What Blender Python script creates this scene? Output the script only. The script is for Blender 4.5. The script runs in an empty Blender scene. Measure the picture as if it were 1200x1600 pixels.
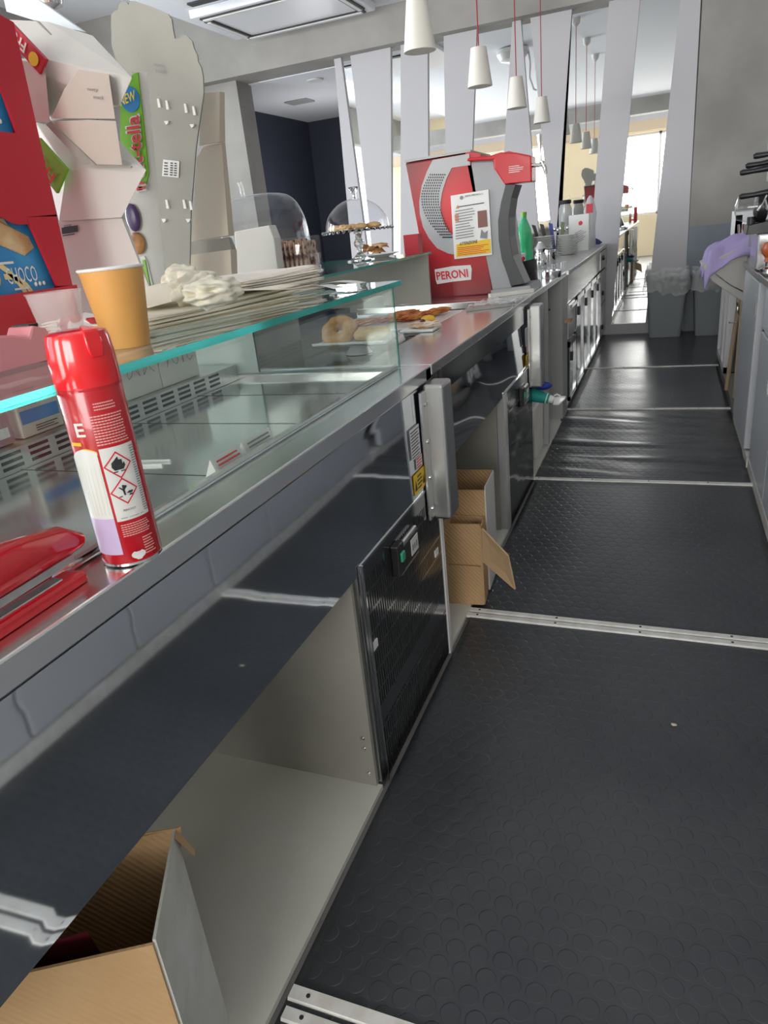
import bpy, bmesh, math, random
import numpy as np
from mathutils import Vector, Matrix, noise
random.seed(7)
S = bpy.context.scene
COL = S.collection
PI = math.pi

# ------------------------------------------------------------------ camera
YAW, PITCH, ROLL, FPX, CAMH = -23.0653/57.29578, -21.9691/57.29578, -6.1813/57.29578, 1086.7, 1.25
def _rot():
    cy, sy = math.cos(YAW), math.sin(YAW); cp, sp = math.cos(PITCH), math.sin(PITCH)
    f = np.array([sy*cp, cy*cp, sp]); r = np.array([cy, -sy, 0.0]); u = np.cross(r, f)
    c, s = math.cos(ROLL), math.sin(ROLL)
    return np.array([c*r+s*u, -s*r+c*u, f])
RM = _rot(); CC = np.array([0, 0, CAMH])
def ray(x, y): return RM.T @ np.array([(x-600)/FPX, -(y-800)/FPX, 1.0])
def onz(x, y, z): d = ray(x, y); return Vector(CC+d*(z-CAMH)/d[2])      # where a sight line meets a level surface
def onx(x, y, X): d = ray(x, y); return Vector(CC+d*X/d[0])
def ony(x, y, Y): d = ray(x, y); return Vector(CC+d*Y/d[1])
cd = bpy.data.cameras.new('camera'); cam = bpy.data.objects.new('camera', cd); COL.objects.link(cam)
cd.sensor_fit = 'VERTICAL'; cd.sensor_height = 36; cd.lens = FPX/1600*36; cd.clip_start = .02
mw = Matrix.Identity(4)
for i in range(3):
    mw[i][0] = RM[0][i]; mw[i][1] = RM[1][i]; mw[i][2] = -RM[2][i]; mw[i][3] = CC[i]
cam.matrix_world = mw; S.camera = cam

# ------------------------------------------------------------------ light, world, exposure
w = bpy.data.worlds.new('world'); S.world = w; w.use_nodes = True
w.node_tree.nodes['Background'].inputs[0].default_value = (.86, .93, 1, 1)
w.node_tree.nodes['Background'].inputs[1].default_value = 1.6
def area(name, loc, tgt, sx, sy, power, col):
    l = bpy.data.lights.new(name, 'AREA'); l.shape = 'RECTANGLE'; l.size = sx; l.size_y = sy; l.energy = power; l.color = col
    o = bpy.data.objects.new(name, l); COL.objects.link(o); o.location = loc
    o.rotation_euler = (Vector(tgt)-Vector(loc)).to_track_quat('-Z', 'Z').to_euler(); return o
area('daylight_back_window', (-.3, -4.4, 1.85), (-.3, 0, 1.85), 2.6, 1.8, 75, (1, .97, .92))
area('daylight_shop_front', (-6.9, 2.4, 1.7), (0, 2.4, 2.4), 7.5, 2.6, 430, (.94, .97, 1))
area('daylight_rear_window', (-3.9, -4.4, 1.9), (-3.9, 0, 1.9), 2.2, 1.8, 60, (1, .95, .86))
S.view_settings.view_transform = 'Standard'; S.view_settings.look = 'None'
S.view_settings.gamma = 1; S.view_settings.use_curve_mapping = False
S.view_settings.exposure = 1.0

# ------------------------------------------------------------------ helpers
from mathutils.geometry import tessellate_polygon
class B:
    def __init__(s): s.bm = bmesh.new()
    def _f(s, vs, mi=0):
        try: f = s.bm.faces.new(vs); f.material_index = mi; return f
        except ValueError: return None
    def hull(s, pts, mi=0):
        vs = [s.bm.verts.new(Vector(p)) for p in pts]
        g = bmesh.ops.convex_hull(s.bm, input=vs)
        for e in g['geom']:
            if isinstance(e, bmesh.types.BMFace): e.material_index = mi
        bad = [v for v in vs if v.is_valid and not v.link_faces]
        if bad: bmesh.ops.delete(s.bm, geom=bad, context='VERTS')
        return s
    def box(s, x0, x1, y0, y1, z0, z1, mi=0, mtop=None):
        v = [s.bm.verts.new((x, y, z)) for x in (x0, x1) for y in (y0, y1) for z in (z0, z1)]
        for q in ((0,1,3,2),(4,6,7,5),(0,4,5,1),(2,3,7,6),(0,2,6,4),(1,5,7,3)):
            f = s._f([v[i] for i in q], mi)
            if mtop is not None and q == (1,5,7,3): f.material_index = mtop
        return s
    def prism(s, pts, vec, mi=0, ms=None):            # planar polygon pushed along vec
        a = [s.bm.verts.new(Vector(p)) for p in pts]; b = [s.bm.verts.new(Vector(p)+Vector(vec)) for p in pts]
        n = len(a)
        if n <= 4: s._f(a, mi); s._f(b[::-1], mi)
        else:
            for tri in tessellate_polygon([[v.co for v in a]]):
                s._f([a[i] for i in tri], mi); s._f([b[i] for i in tri[::-1]], mi)
        for i in range(n): s._f([a[i], b[i], b[(i+1) % n], a[(i+1) % n]], mi if ms is None else ms)
        return s
    def quad(s, pts, mi=0): s._f([s.bm.verts.new(Vector(p)) for p in pts], mi); return s
    def lathe(s, prof, c=(0,0,0), seg=32, mis=None, ax='z', sx=1, sy=1):
        rings = []
        for r, z in prof:
            ring = []
            for i in range(seg):
                a = 2*PI*i/seg; p = (r*math.cos(a)*sx, r*math.sin(a)*sy, z)
                if ax == 'x': p = (p[2], p[0], p[1])
                if ax == 'y': p = (p[0], p[2], p[1])
                ring.append(s.bm.verts.new(Vector(p)+Vector(c)))
            rings.append(ring)
        for k in range(len(rings)-1):
            for i in range(seg):
                s._f([rings[k][i], rings[k][(i+1) % seg], rings[k+1][(i+1) % seg], rings[k+1][i]], mis[k] if mis else 0)
        for ring, m in ((rings[0][::-1], 0), (rings[-1], -1)):
            s._f(ring, (mis[m] if mis else 0))
        return s
    def tube(s, pts, r, seg=10, mi=0, fl=1.0):
        pts = [Vector(p) for p in pts]; n = len(pts); rs = r if isinstance(r, (list, tuple)) else [r]*n
        rings = []; up = Vector((0,0,1))
        for k in range(n):
            d = (pts[min(k+1, n-1)]-pts[max(k-1, 0)]).normalized()
            u = up if abs(d.dot(up)) < .95 else Vector((1,0,0))
            a = d.cross(u).normalized(); b = a.cross(d)
            rings.append([s.bm.verts.new(pts[k]+a*math.cos(2*PI*i/seg)*rs[k]+b*math.sin(2*PI*i/seg)*rs[k]*fl) for i in range(seg)])
        for k in range(n-1):
            for i in range(seg): s._f([rings[k][i], rings[k][(i+1) % seg], rings[k+1][(i+1) % seg], rings[k+1][i]], mi)
        s._f(rings[0][::-1], mi); s._f(rings[-1], mi); return s
    def torus(s, c, R, r, seg=36, sg=14, fl=.8, amp=0, ax='z'):
        g = []
        for i in range(seg):
            a = 2*PI*i/seg; row = []
            for j in range(sg):
                b = 2*PI*j/sg; rr = r*(1+amp*noise.noise(Vector((math.cos(a)*2, math.sin(a)*2, j*.3))))
                p = Vector(((R+rr*math.cos(b))*math.cos(a), (R+rr*math.cos(b))*math.sin(a), rr*math.sin(b)*fl))
                row.append(s.bm.verts.new(p+Vector(c)))
            g.append(row)
        for i in range(seg):
            for j in range(sg): s._f([g[i][j], g[(i+1) % seg][j], g[(i+1) % seg][(j+1) % sg], g[i][(j+1) % sg]])
        return s
    def grid(s, fn, nu, nv, mi=0):
        g = [[s.bm.verts.new(Vector(fn(i/nu, j/nv))) for j in range(nv+1)] for i in range(nu+1)]
        for i in range(nu):
            for j in range(nv): s._f([g[i][j], g[i+1][j], g[i+1][j+1], g[i][j+1]], mi)
        return s
    def blob(s, c, rx, ry, rz, amp=.2, fr=2.0, sub=3, seed=0):
        g = bmesh.ops.create_icosphere(s.bm, subdivisions=sub, radius=1)
        for v in g['verts']:
            d = v.co.normalized(); k = 1+amp*noise.noise(d*fr+Vector((seed*3.1, seed, 0)))
            v.co = Vector((d.x*rx*k, d.y*ry*k, d.z*rz*k))+Vector(c)
        return s

def obj(name, b, mats, parent=None, bevel=0, smooth=False, solid=0, sub=0, origin=None):
    bm = b.bm
    bmesh.ops.recalc_face_normals(bm, faces=bm.faces)
    if parent is not None: o0 = Vector(parent['_o'])
    elif origin is not None: o0 = Vector(origin)
    else:
        xs = [v.co.x for v in bm.verts]; ys = [v.co.y for v in bm.verts]; zs = [v.co.z for v in bm.verts]
        o0 = Vector(((min(xs)+max(xs))/2, (min(ys)+max(ys))/2, min(zs)))
    for v in bm.verts: v.co -= o0
    me = bpy.data.meshes.new(name); bm.to_mesh(me); bm.free()
    for m in (mats if isinstance(mats, (list, tuple)) else [mats]): me.materials.append(m)
    if smooth:
        for p in me.polygons: p.use_smooth = True
        try: me.set_sharp_from_angle(angle=math.radians(40))
        except Exception: pass
    o = bpy.data.objects.new(name, me); COL.objects.link(o)
    if parent is None: o.location = o0
    else: o.parent = parent
    o['_o'] = list(o0)
    if solid: md = o.modifiers.new('solid', 'SOLIDIFY'); md.thickness = solid; md.offset = 0
    if bevel: md = o.modifiers.new('bevel', 'BEVEL'); md.width = bevel; md.segments = 2; md.limit_method = 'ANGLE'
    if sub: md = o.modifiers.new('sub', 'SUBSURF'); md.levels = sub; md.render_levels = sub
    return o
def tag(o, label, cat, group=None):
    o['label'] = label; o['category'] = cat
    if group: o['group'] = group
    return o
def thing(name, label, cat, loc=(0,0,0), group=None):
    o = bpy.data.objects.new(name, None); COL.objects.link(o); o.location = loc; o['_o'] = list(loc); o.empty_display_size = .05
    return tag(o, label, cat, group)
def struct(name, b, m, **k):
    o = obj(name, b, m, **k); o['kind'] = 'structure'; return o
def dup(root, loc, rz=0, label=None, group=None):
    r = root.copy(); COL.objects.link(r); r.location = loc; r.rotation_euler = (0, 0, rz)
    if label: r['label'] = label
    if group: r['group'] = group
    for ch in [c for c in bpy.data.objects if c.parent == root]:
        c = ch.copy(); COL.objects.link(c); c.parent = r
        for g in [q for q in bpy.data.objects if q.parent == ch]:
            d = g.copy(); COL.objects.link(d); d.parent = c
    return r

# ---- materials
def mat(name, col, rough=.5, metal=0, spec=.5, emit=None, es=1, alpha=1, trans=0, coat=0):
    m = bpy.data.materials.new(name); m.use_nodes = True; p = m.node_tree.nodes['Principled BSDF']
    p.inputs['Base Color'].default_value = (*col, 1); p.inputs['Roughness'].default_value = rough
    p.inputs['Metallic'].default_value = metal; p.inputs['Specular IOR Level'].default_value = spec
    p.inputs['Alpha'].default_value = alpha; p.inputs['Transmission Weight'].default_value = trans
    p.inputs['Coat Weight'].default_value = coat
    if emit: p.inputs['Emission Color'].default_value = (*emit, 1); p.inputs['Emission Strength'].default_value = es
    return m
def nd(m, t, **k):
    n = m.node_tree.nodes.new(t)
    for a, v in k.items(): setattr(n, a, v)
    return n
def lk(m, a, b): m.node_tree.links.new(a, b)
def P(m): return m.node_tree.nodes['Principled BSDF']
def coords(m, scale=(1,1,1), world=False):
    if world: g = nd(m, 'ShaderNodeNewGeometry'); out = g.outputs['Position']
    else: g = nd(m, 'ShaderNodeTexCoord'); out = g.outputs['Object']
    mp = nd(m, 'ShaderNodeMapping'); mp.inputs['Scale'].default_value = scale; lk(m, out, mp.inputs['Vector']); return mp.outputs[0]
def addbump(m, sc=8, strength=.3, dist=.01, scale=(1,1,1), detail=2, world=False):
    n = nd(m, 'ShaderNodeTexNoise'); n.inputs['Scale'].default_value = sc; n.inputs['Detail'].default_value = detail
    lk(m, coords(m, scale, world), n.inputs['Vector'])
    b = nd(m, 'ShaderNodeBump'); b.inputs['Strength'].default_value = strength; b.inputs['Distance'].default_value = dist
    lk(m, n.outputs[0], b.inputs['Height']); lk(m, b.outputs[0], P(m).inputs['Normal']); return m
def mottled(name, c1, c2, sc=4, rough=.6, detail=5, lo=.35, hi=.65, scale=(1,1,1), metal=0, bump=0, bsc=20, spec=.5):
    m = mat(name, c1, rough, metal, spec); n = nd(m, 'ShaderNodeTexNoise'); n.inputs['Scale'].default_value = sc; n.inputs['Detail'].default_value = detail
    lk(m, coords(m, scale), n.inputs['Vector']); r = nd(m, 'ShaderNodeValToRGB')
    r.color_ramp.elements[0].position = lo; r.color_ramp.elements[1].position = hi
    r.color_ramp.elements[0].color = (*c1, 1); r.color_ramp.elements[1].color = (*c2, 1)
    lk(m, n.outputs[0], r.inputs[0]); lk(m, r.outputs[0], P(m).inputs['Base Color'])
    if bump: addbump(m, bsc, bump, .01)
    return m
def clear(name, tint=(1,1,1), ior=1.45, gl=1.0):
    m = bpy.data.materials.new(name); m.use_nodes = True; nt = m.node_tree; nt.nodes.remove(P(m))
    t = nd(m, 'ShaderNodeBsdfTransparent'); t.inputs[0].default_value = (*tint, 1)
    g = nd(m, 'ShaderNodeBsdfGlossy'); g.inputs['Roughness'].default_value = .02; g.inputs[0].default_value = (gl, gl, gl, 1)
    lw = nd(m, 'ShaderNodeLayerWeight'); lw.inputs[0].default_value = .5; r0 = ((ior-1)/(ior+1))**2
    pw = nd(m, 'ShaderNodeMath', operation='POWER'); pw.inputs[1].default_value = 5; lk(m, lw.outputs['Facing'], pw.inputs[0])
    f = nd(m, 'ShaderNodeMath', operation='MULTIPLY_ADD'); f.inputs[1].default_value = 1-r0; f.inputs[2].default_value = r0; lk(m, pw.outputs[0], f.inputs[0])
    x = nd(m, 'ShaderNodeMixShader')
    lk(m, f.outputs[0], x.inputs[0]); lk(m, t.outputs[0], x.inputs[1]); lk(m, g.outputs[0], x.inputs[2])
    lk(m, x.outputs[0], nt.nodes['Material Output'].inputs[0]); return m

M = {}
M['plaster'] = mottled('grey_cement_plaster', (.27,.26,.24), (.40,.385,.36), 1.6, .8, 8, .3, .7)
M['plaster_blue'] = mottled('blue_grey_wall_paint', (.22,.25,.29), (.27,.30,.34), 3, .6)
M['ceil'] = mat('white_ceiling_paint', (.82,.84,.88), .8)
M['wallwhite'] = mat('white_panel_paint', (.54,.53,.55), .55)
M['navy'] = mat('navy_wall_paint', (.035,.04,.062), .7)
M['cream'] = mat('cream_wall_paint', (.86,.72,.48), .8)
M['beige'] = mat('beige_wall_paint', (.62,.5,.36), .8)
M['mirror'] = mat('mirror_silver', (.9,.91,.9), .015, 1)
M['steel'] = addbump(mat('polished_steel', (.82,.83,.83), .2, 1), 6, .05, .01)
M['steel_soft'] = mottled('brushed_steel', (.50,.50,.49), (.60,.60,.59), 3, .33, 4, metal=1, scale=(1,8,1))
M['steel_wavy'] = addbump(mat('wavy_reflective_steel', (.76,.80,.86), .045, 1), 2.2, .02, .02, (1,1,1.6), 1, True)
M['steel_dark'] = mat('dark_reflective_steel', (.34,.35,.36), .12, 1)
M['deck'] = addbump(mat('display_deck_steel', (.88,.90,.90), .13, 1), 4, .03, .01)
M['chrome'] = mat('chrome', (.8,.8,.8), .08, 1)
M['lam_grey'] = mottled('grey_laminate', (.31,.30,.265), (.35,.34,.30), 5, .5)
M['lam_white'] = mottled('white_laminate', (.66,.65,.58), (.74,.73,.66), 3, .35)
M['door_grey'] = mat('light_grey_door_paint', (.60,.62,.65), .35)
M['door_side'] = mat('grey_lacquer', (.42,.42,.41), .4)
M['white'] = mat('white_paint', (.8,.8,.78), .4)
M['offwhite'] = mottled('worn_white_strip', (.70,.68,.62), (.82,.81,.77), 30, .45, 3)
M['black'] = mat('black_plastic', (.015,.015,.017), .35)
M['blackm'] = mat('black_rubber_part', (.02,.02,.022), .6)
M['red'] = mat('glossy_red', (.55,.008,.018), .25, coat=.4)
M['redcard'] = mat('red_card', (.52,.012,.03), .35)
M['teal'] = mat('green_glass_edge', (.01,.30,.25), .15, trans=.35)
M['glass'] = clear('clear_glass', (.96,.99,.98))
M['glass_top'] = clear('top_glass', (.94,.97,.96), 1.5)
M['acrylic'] = clear('clear_acrylic', (.95,.96,.97), 1.5)
M['ceramic'] = mat('white_ceramic', (.82,.82,.80), .15)
M['cardw'] = mottled('white_card', (.66,.64,.60), (.70,.68,.64), 6, .6)
M['cardg'] = mottled('grey_card_back', (.33,.32,.28), (.36,.35,.31), 8, .7)
M['cardb'] = mat('beige_card', (.62,.54,.44), .7)
M['paper'] = mat('white_paper', (.80,.80,.78), .6)
M['ink'] = mat('dark_ink', (.03,.03,.035), .6)
M['inkgrey'] = mat('grey_ink', (.25,.25,.26), .6)
M['yellow'] = mat('warning_yellow', (.85,.55,.02), .5)
M['green'] = mat('label_green', (.22,.55,.03), .4)
M['blue'] = mat('label_blue', (.03,.25,.60), .4)
M['inkred'] = mat('red_ink', (.70,.02,.04), .4)
M['napkin'] = mat('cream_napkin_paper', (.94,.88,.72), .8)
M['napkin2'] = mat('pale_napkin_paper', (.92,.85,.76), .8)
M['tissue'] = mat('crumpled_tissue', (.84,.80,.66), .8)
def cardboard():
    m = mottled('cardboard', (.50,.31,.15), (.58,.38,.20), 4, .8)
    w = nd(m, 'ShaderNodeTexWave'); w.inputs['Scale'].default_value = 40; w.bands_direction = 'DIAGONAL'
    lk(m, coords(m), w.inputs['Vector']); b = nd(m, 'ShaderNodeBump'); b.inputs['Strength'].default_value = .35; b.inputs['Distance'].default_value = .003
    lk(m, w.outputs[0], b.inputs['Height']); lk(m, b.outputs[0], P(m).inputs['Normal']); return m
M['card'] = cardboard()
def rubber():
    m = mottled('studded_black_rubber', (.040,.044,.050), (.064,.068,.073), 2.2, .29, 6)
    m.node_tree.nodes['Principled BSDF'].inputs['Specular IOR Level'].default_value = .55
    pos = nd(m, 'ShaderNodeNewGeometry').outputs['Position']
    a, c = .044, .044*math.sqrt(3); ds = []
    for off in (0, .5):
        mp = nd(m, 'ShaderNodeVectorMath', operation='DIVIDE'); mp.inputs[1].default_value = (a, c, 1e6); lk(m, pos, mp.inputs[0])
        ad = nd(m, 'ShaderNodeVectorMath', operation='ADD'); ad.inputs[1].default_value = (off+50, off+50, 0); lk(m, mp.outputs[0], ad.inputs[0])
        fr = nd(m, 'ShaderNodeVectorMath', operation='FRACTION'); lk(m, ad.outputs[0], fr.inputs[0])
        sb = nd(m, 'ShaderNodeVectorMath', operation='SUBTRACT'); sb.inputs[1].default_value = (.5,.5,0); lk(m, fr.outputs[0], sb.inputs[0])
        ml = nd(m, 'ShaderNodeVectorMath', operation='MULTIPLY'); ml.inputs[1].default_value = (a, c, 0); lk(m, sb.outputs[0], ml.inputs[0])
        ln = nd(m, 'ShaderNodeVectorMath', operation='LENGTH'); lk(m, ml.outputs[0], ln.inputs[0]); ds.append(ln.outputs['Value'])
    mn = nd(m, 'ShaderNodeMath', operation='MINIMUM'); lk(m, ds[0], mn.inputs[0]); lk(m, ds[1], mn.inputs[1])
    r = nd(m, 'ShaderNodeMapRange'); r.interpolation_type = 'SMOOTHSTEP'
    r.inputs['From Min'].default_value = .0165; r.inputs['From Max'].default_value = .0185
    r.inputs['To Min'].default_value = 1; r.inputs['To Max'].default_value = 0; lk(m, mn.outputs[0], r.inputs[0])
    b = nd(m, 'ShaderNodeBump'); b.inputs['Strength'].default_value = .5; b.inputs['Distance'].default_value = .0014
    lk(m, r.outputs[0], b.inputs['Height'])
    n = nd(m, 'ShaderNodeTexNoise'); n.inputs['Scale'].default_value = 9; lk(m, pos, n.inputs['Vector'])
    b2 = nd(m, 'ShaderNodeBump'); b2.inputs['Strength'].default_value = .12; b2.inputs['Distance'].default_value = .01
    lk(m, n.outputs[0], b2.inputs['Height']); lk(m, b.outputs[0], b2.inputs['Normal']); lk(m, b2.outputs[0], P(m).inputs['Normal']); return m
M['rubber'] = rubber()
def grille():
    m = mat('slotted_dark_steel', (.30,.305,.31), .12, 1); pos = nd(m, 'ShaderNodeNewGeometry').outputs['Position']
    sp = nd(m, 'ShaderNodeSeparateXYZ'); lk(m, pos, sp.inputs[0])
    def frac(sock, d, th, off=0):
        a = nd(m, 'ShaderNodeMath', operation='MULTIPLY_ADD'); a.inputs[1].default_value = 1/d; a.inputs[2].default_value = off; lk(m, sock, a.inputs[0])
        f = nd(m, 'ShaderNodeMath', operation='FRACT'); lk(m, a.outputs[0], f.inputs[0])
        g = nd(m, 'ShaderNodeMath', operation='LESS_THAN'); g.inputs[1].default_value = th; lk(m, f.outputs[0], g.inputs[0]); return g.outputs[0]
    def mul(a, b): x = nd(m, 'ShaderNodeMath', operation='MULTIPLY'); lk(m, a, x.inputs[0]); lk(m, b, x.inputs[1]); return x.outputs[0]
    k = mul(frac(sp.outputs[1], .013, .5), frac(sp.outputs[2], .052, .86))
    # plain band between the two slot fields
    lo = nd(m, 'ShaderNodeMath', operation='LESS_THAN'); lo.inputs[1].default_value = .165; lk(m, sp.outputs[2], lo.inputs[0])
    hi = nd(m, 'ShaderNodeMath', operation='GREATER_THAN'); hi.inputs[1].default_value = .215; lk(m, sp.outputs[2], hi.inputs[0])
    ad = nd(m, 'ShaderNodeMath', operation='ADD'); lk(m, lo.outputs[0], ad.inputs[0]); lk(m, hi.outputs[0], ad.inputs[1])
    k = mul(k, ad.outputs[0])
    tp = nd(m, 'ShaderNodeMath', operation='LESS_THAN'); tp.inputs[1].default_value = .55; lk(m, sp.outputs[2], tp.inputs[0]); k = mul(k, tp.outputs[0])
    mx = nd(m, 'ShaderNodeMix', data_type='RGBA'); mx.inputs['A'].default_value = (.30,.305,.31,1); mx.inputs['B'].default_value = (.004,.004,.004,1)
    lk(m, k, mx.inputs['Factor']); lk(m, mx.outputs['Result'], P(m).inputs['Base Color'])
    inv = nd(m, 'ShaderNodeMath', operation='SUBTRACT'); inv.inputs[0].default_value = 1; lk(m, k, inv.inputs[1]); lk(m, inv.outputs[0], P(m).inputs['Metallic'])
    ro = nd(m, 'ShaderNodeMath', operation='MULTIPLY_ADD'); ro.inputs[1].default_value = .6; ro.inputs[2].default_value = .12; lk(m, k, ro.inputs[0]); lk(m, ro.outputs[0], P(m).inputs['Roughness'])
    b = nd(m, 'ShaderNodeBump'); b.inputs['Strength'].default_value = .4; b.inputs['Distance'].default_value = .001; b.invert = True
    lk(m, k, b.inputs['Height']); lk(m, b.outputs[0], P(m).inputs['Normal']); return m
M['grille'] = grille()

# ---- lettering
def text_bm(s, bold=False):
    c = bpy.data.curves.new('t', 'FONT'); c.body = s; c.size = 1; c.resolution_u = 2
    c.offset = .02 if bold else 0
    o = bpy.data.objects.new('t', c); COL.objects.link(o)
    dg = bpy.context.evaluated_depsgraph_get(); me = bpy.data.meshes.new_from_object(o.evaluated_get(dg))
    bm = bmesh.new(); bm.from_mesh(me); bpy.data.objects.remove(o); bpy.data.curves.remove(c); bpy.data.meshes.remove(me)
    xs = [v.co.x for v in bm.verts]; ys = [v.co.y for v in bm.verts]
    for v in bm.verts: v.co = Vector(((v.co.x-min(xs))/(max(xs)-min(xs)), (v.co.y-min(ys))/(max(ys)-min(ys)), 0))
    return bm
def text(name, s, O, U, V, m, parent, off=.0008, bold=False):        # text filling the parallelogram O, O+U, O+V
    b = B(); b.bm.free(); b.bm = text_bm(s, bold); O, U, V = Vector(O), Vector(U), Vector(V); n = U.cross(V).normalized()*off
    for v in b.bm.verts: v.co = O+U*v.co.x+V*v.co.y+n
    me = obj(name, b, m, parent); return me
def lines(b, O, U, V, n, fill=.5, mi=0, off=.0008, ragged=.3):       # rows of print
    O, U, V = Vector(O), Vector(U), Vector(V); N = U.cross(V).normalized()*off
    for i in range(n):
        y0 = (i+.25)/n; y1 = (i+.25+fill)/n; L = 1-random.random()*ragged
        b.quad([O+V*y0+N, O+U*L+V*y0+N, O+U*L+V*y1+N, O+V*y1+N], mi)
    return b

# ================================================================== STRUCTURE
F = -.583                       # counter front plane
RX = .405                       # front plane of the cabinets on the right
b = B(); b.box(-7, 2.2, -4.3, 12, -.1, -.006); struct('floor', b, mottled('dark_tile_floor', (.20,.19,.18), (.26,.25,.24), 3, .4))
EW = 7.8; BZ = 2.93; CZ = 3.25
b = B(); b.box(-4.3, 2.2, -4.3, EW-.05, CZ, CZ+.15); struct('ceiling', b, M['ceil'])
b = B(); b.box(-7, -4.3, -4.3, EW-.05, 3.75, 3.9); b.box(-4.34, -4.3, -4.3, EW-.05, CZ, 3.9); struct('ceiling_raised', b, M['ceil'])
b = B(); b.box(-7, 2.2, EW-.18, EW, BZ, 3.9); b.box(-7, -5.0, EW, EW+.2, 0, BZ); b.box(-5.05, -4.52, EW-.02, EW+.3, 0, BZ)
b.box(-3.32, 2.2, EW+.02, EW+.2, 0, BZ); b.box(.17, 2.2, EW-.04, EW+.02, .985, BZ)
b.box(-7, 2.2, EW, 12, BZ, 3.1); struct('wall_end', b, M['plaster'])
b = B(); b.box(.17, 2.2, EW-.042, EW+.02, 0, .985); struct('wall_end_lower', b, M['plaster_blue'])
b = B(); b.box(-5.4, -5.34, EW+.2, 11.3, 0, BZ); b.box(-5.4, -3.2, 11.2, 11.3, 0, BZ); b.box(-3.32, -3.26, EW+.2, 11.3, 0, BZ); struct('wall_passage', b, M['navy'])
b = B(); b.box(-5.4, -3.2, EW+.25, 11.3, BZ-.012, BZ-.002); struct('ceiling_passage', b, M['ceil'])
b = B(); b.box(1.15, 1.3, -4.3, EW+.1, 0, 3.3); struct('wall_right', b, M['plaster'])
# rear wall with two window openings; left shop front
b = B()
for x0, x1, z0, z1 in ((-7,-5,0,3.9),(-5,-2.8,0,1.0),(-5,-2.8,2.8,3.9),(-2.8,-1.6,0,3.9),(-1.6,1.0,0,.95),(-1.6,1.0,2.75,3.9),(1.0,2.2,0,3.9)): b.box(x0, x1, -4.2, -4.0, z0, z1)
struct('wall_rear', b, M['cream'])
b = B(); b.box(-7, 1.2, -2.2, -1.9, 2.95, CZ); struct('ceiling_beam', b, M['plaster'])
b = B(); b.box(-7, 1.2, -3.99, -3.93, 2.78, 3.0); struct('trim_1', b, M['beige'])
b = B(); b.box(-7, 1.2, -3.99, -3.95, 3.0, CZ); struct('trim_12', b, M['wallwhite'])
for k, (x0, x1, z0, z1) in enumerate(((-5,-2.8,1.0,2.8), (-1.6,1.0,.95,2.75))):
    b = B()
    for xx in (x0, (x0+x1)/2-.03, x1-.06): b.box(xx, xx+.06, -4.16, -4.08, z0, z1)
    b.box(x0, x1, -4.16, -4.08, z0, z0+.06); b.box(x0, x1, -4.16, -4.08, z1-.06, z1); struct('window_%d' % (k+1), b, M['wallwhite'])
b = B(); b.box(-6.7, -6.5, -4.2, 8, 0, .35); b.box(-6.7, -6.5, -4.2, 8, 3.05, 3.9)
for y in (-4.2, -1.5, 2.3, 6.1): b.box(-6.7, -6.5, y, y+.35, .35, 3.05)
b.box(-6.7, -6.5, 6.1, 8, .3, 3.1); struct('wall_left', b, M['plaster'])

# slanted white wall panels over the mirror
mir = B(); mir.box(-3.30, .10, EW-.012, EW+.02, .09, BZ); mo = obj('wall_mirror', mir, M['mirror'])
tag(mo, 'wall mirror seen between the slanted white panels on the end wall', 'mirror')
panels = [((521,82),(531,79),(550,404),(575,404)), ((546,76),(610,64),(571,296),(612,330)), ((626,62),(668,54),(626,230),(669,230)),
          ((693,45),(745,35),(696,235),(738,235)), ((801,24),(813,22),(789,215),(829,215)), ((828,21),(894,7),(855,300),(874,300)),
          ((952,0),(1000,0),(929,300),(975,280)), ((1063,0),(1095,0),(1018,415),(1072,425))]
def extrap(p, q, z):
    t = (z-p.z)/(q.z-p.z); return p+(q-p)*t
for k, (a, c, e, g) in enumerate(panels):
    A, C_, E_, G = [ony(*q, EW-.04) for q in (a, c, e, g)]
    b = B(); zb = .02
    if k == 5: zb = .45
    pts = [extrap(A, E_, BZ), extrap(C_, G, BZ), extrap(C_, G, zb), extrap(A, E_, zb)]
    b.prism(pts, (0, .04, 0)); struct('trim_%d' % (k+2), b, M['wallwhite'])
b = B(); b.box(-3.3, .1, EW-.05, EW, 0, .10); struct('baseboard_end', b, M['wallwhite'])

# ceiling things
t = thing('air_conditioner', 'white ceiling cassette air conditioner with black edged louvre slots', 'air conditioner', (-3.55, 6.9, CZ-.07))
b = B(); b.box(-4.12, -2.7, 6.45, 7.45, CZ-.07, CZ-.002); obj('casing', b, mat('bright_white_plastic', (.86,.87,.9), .35), t, bevel=.01)
for (x0, x1, y0, y1) in ((-4.05,-2.78,6.50,6.58), (-4.05,-2.78,7.32,7.40), (-4.07,-3.99,6.6,7.3), (-2.83,-2.75,6.6,7.3)):
    b = B(); b.box(x0, x1, y0, y1, CZ-.082, CZ-.068); l = obj('louvre_slot', b, M['black'], t)
    b = B(); b.box(x0+.02, x1-.02, y0+.018, y1-.018, CZ-.09, CZ-.08); obj('louvre_blade', b, M['white'], l)
t = thing('air_conditioner', 'nearer white ceiling cassette with a long black slot at the top edge', 'air conditioner', (-3.4, 5.7, CZ-.07))
b = B(); b.box(-4.0, -2.7, 5.0, 6.25, CZ-.06, CZ-.002); obj('casing', b, bpy.data.materials['bright_white_plastic'], t, bevel=.01)
b = B(); b.box(-3.9, -2.8, 6.1, 6.18, CZ-.075, CZ-.058); obj('louvre_slot', b, M['black'], t)
b = B(); b.lathe([(.10,0),(.17,.02),(.21,.09),(.2,.14),(.05,.15)], (-2.0, 5.0, CZ-.15), 28); o = obj('ceiling_speaker', b, M['white'], smooth=True)
tag(o, 'round white ceiling dome beside the nearest pendant lamp', 'ceiling fixture')
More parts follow.
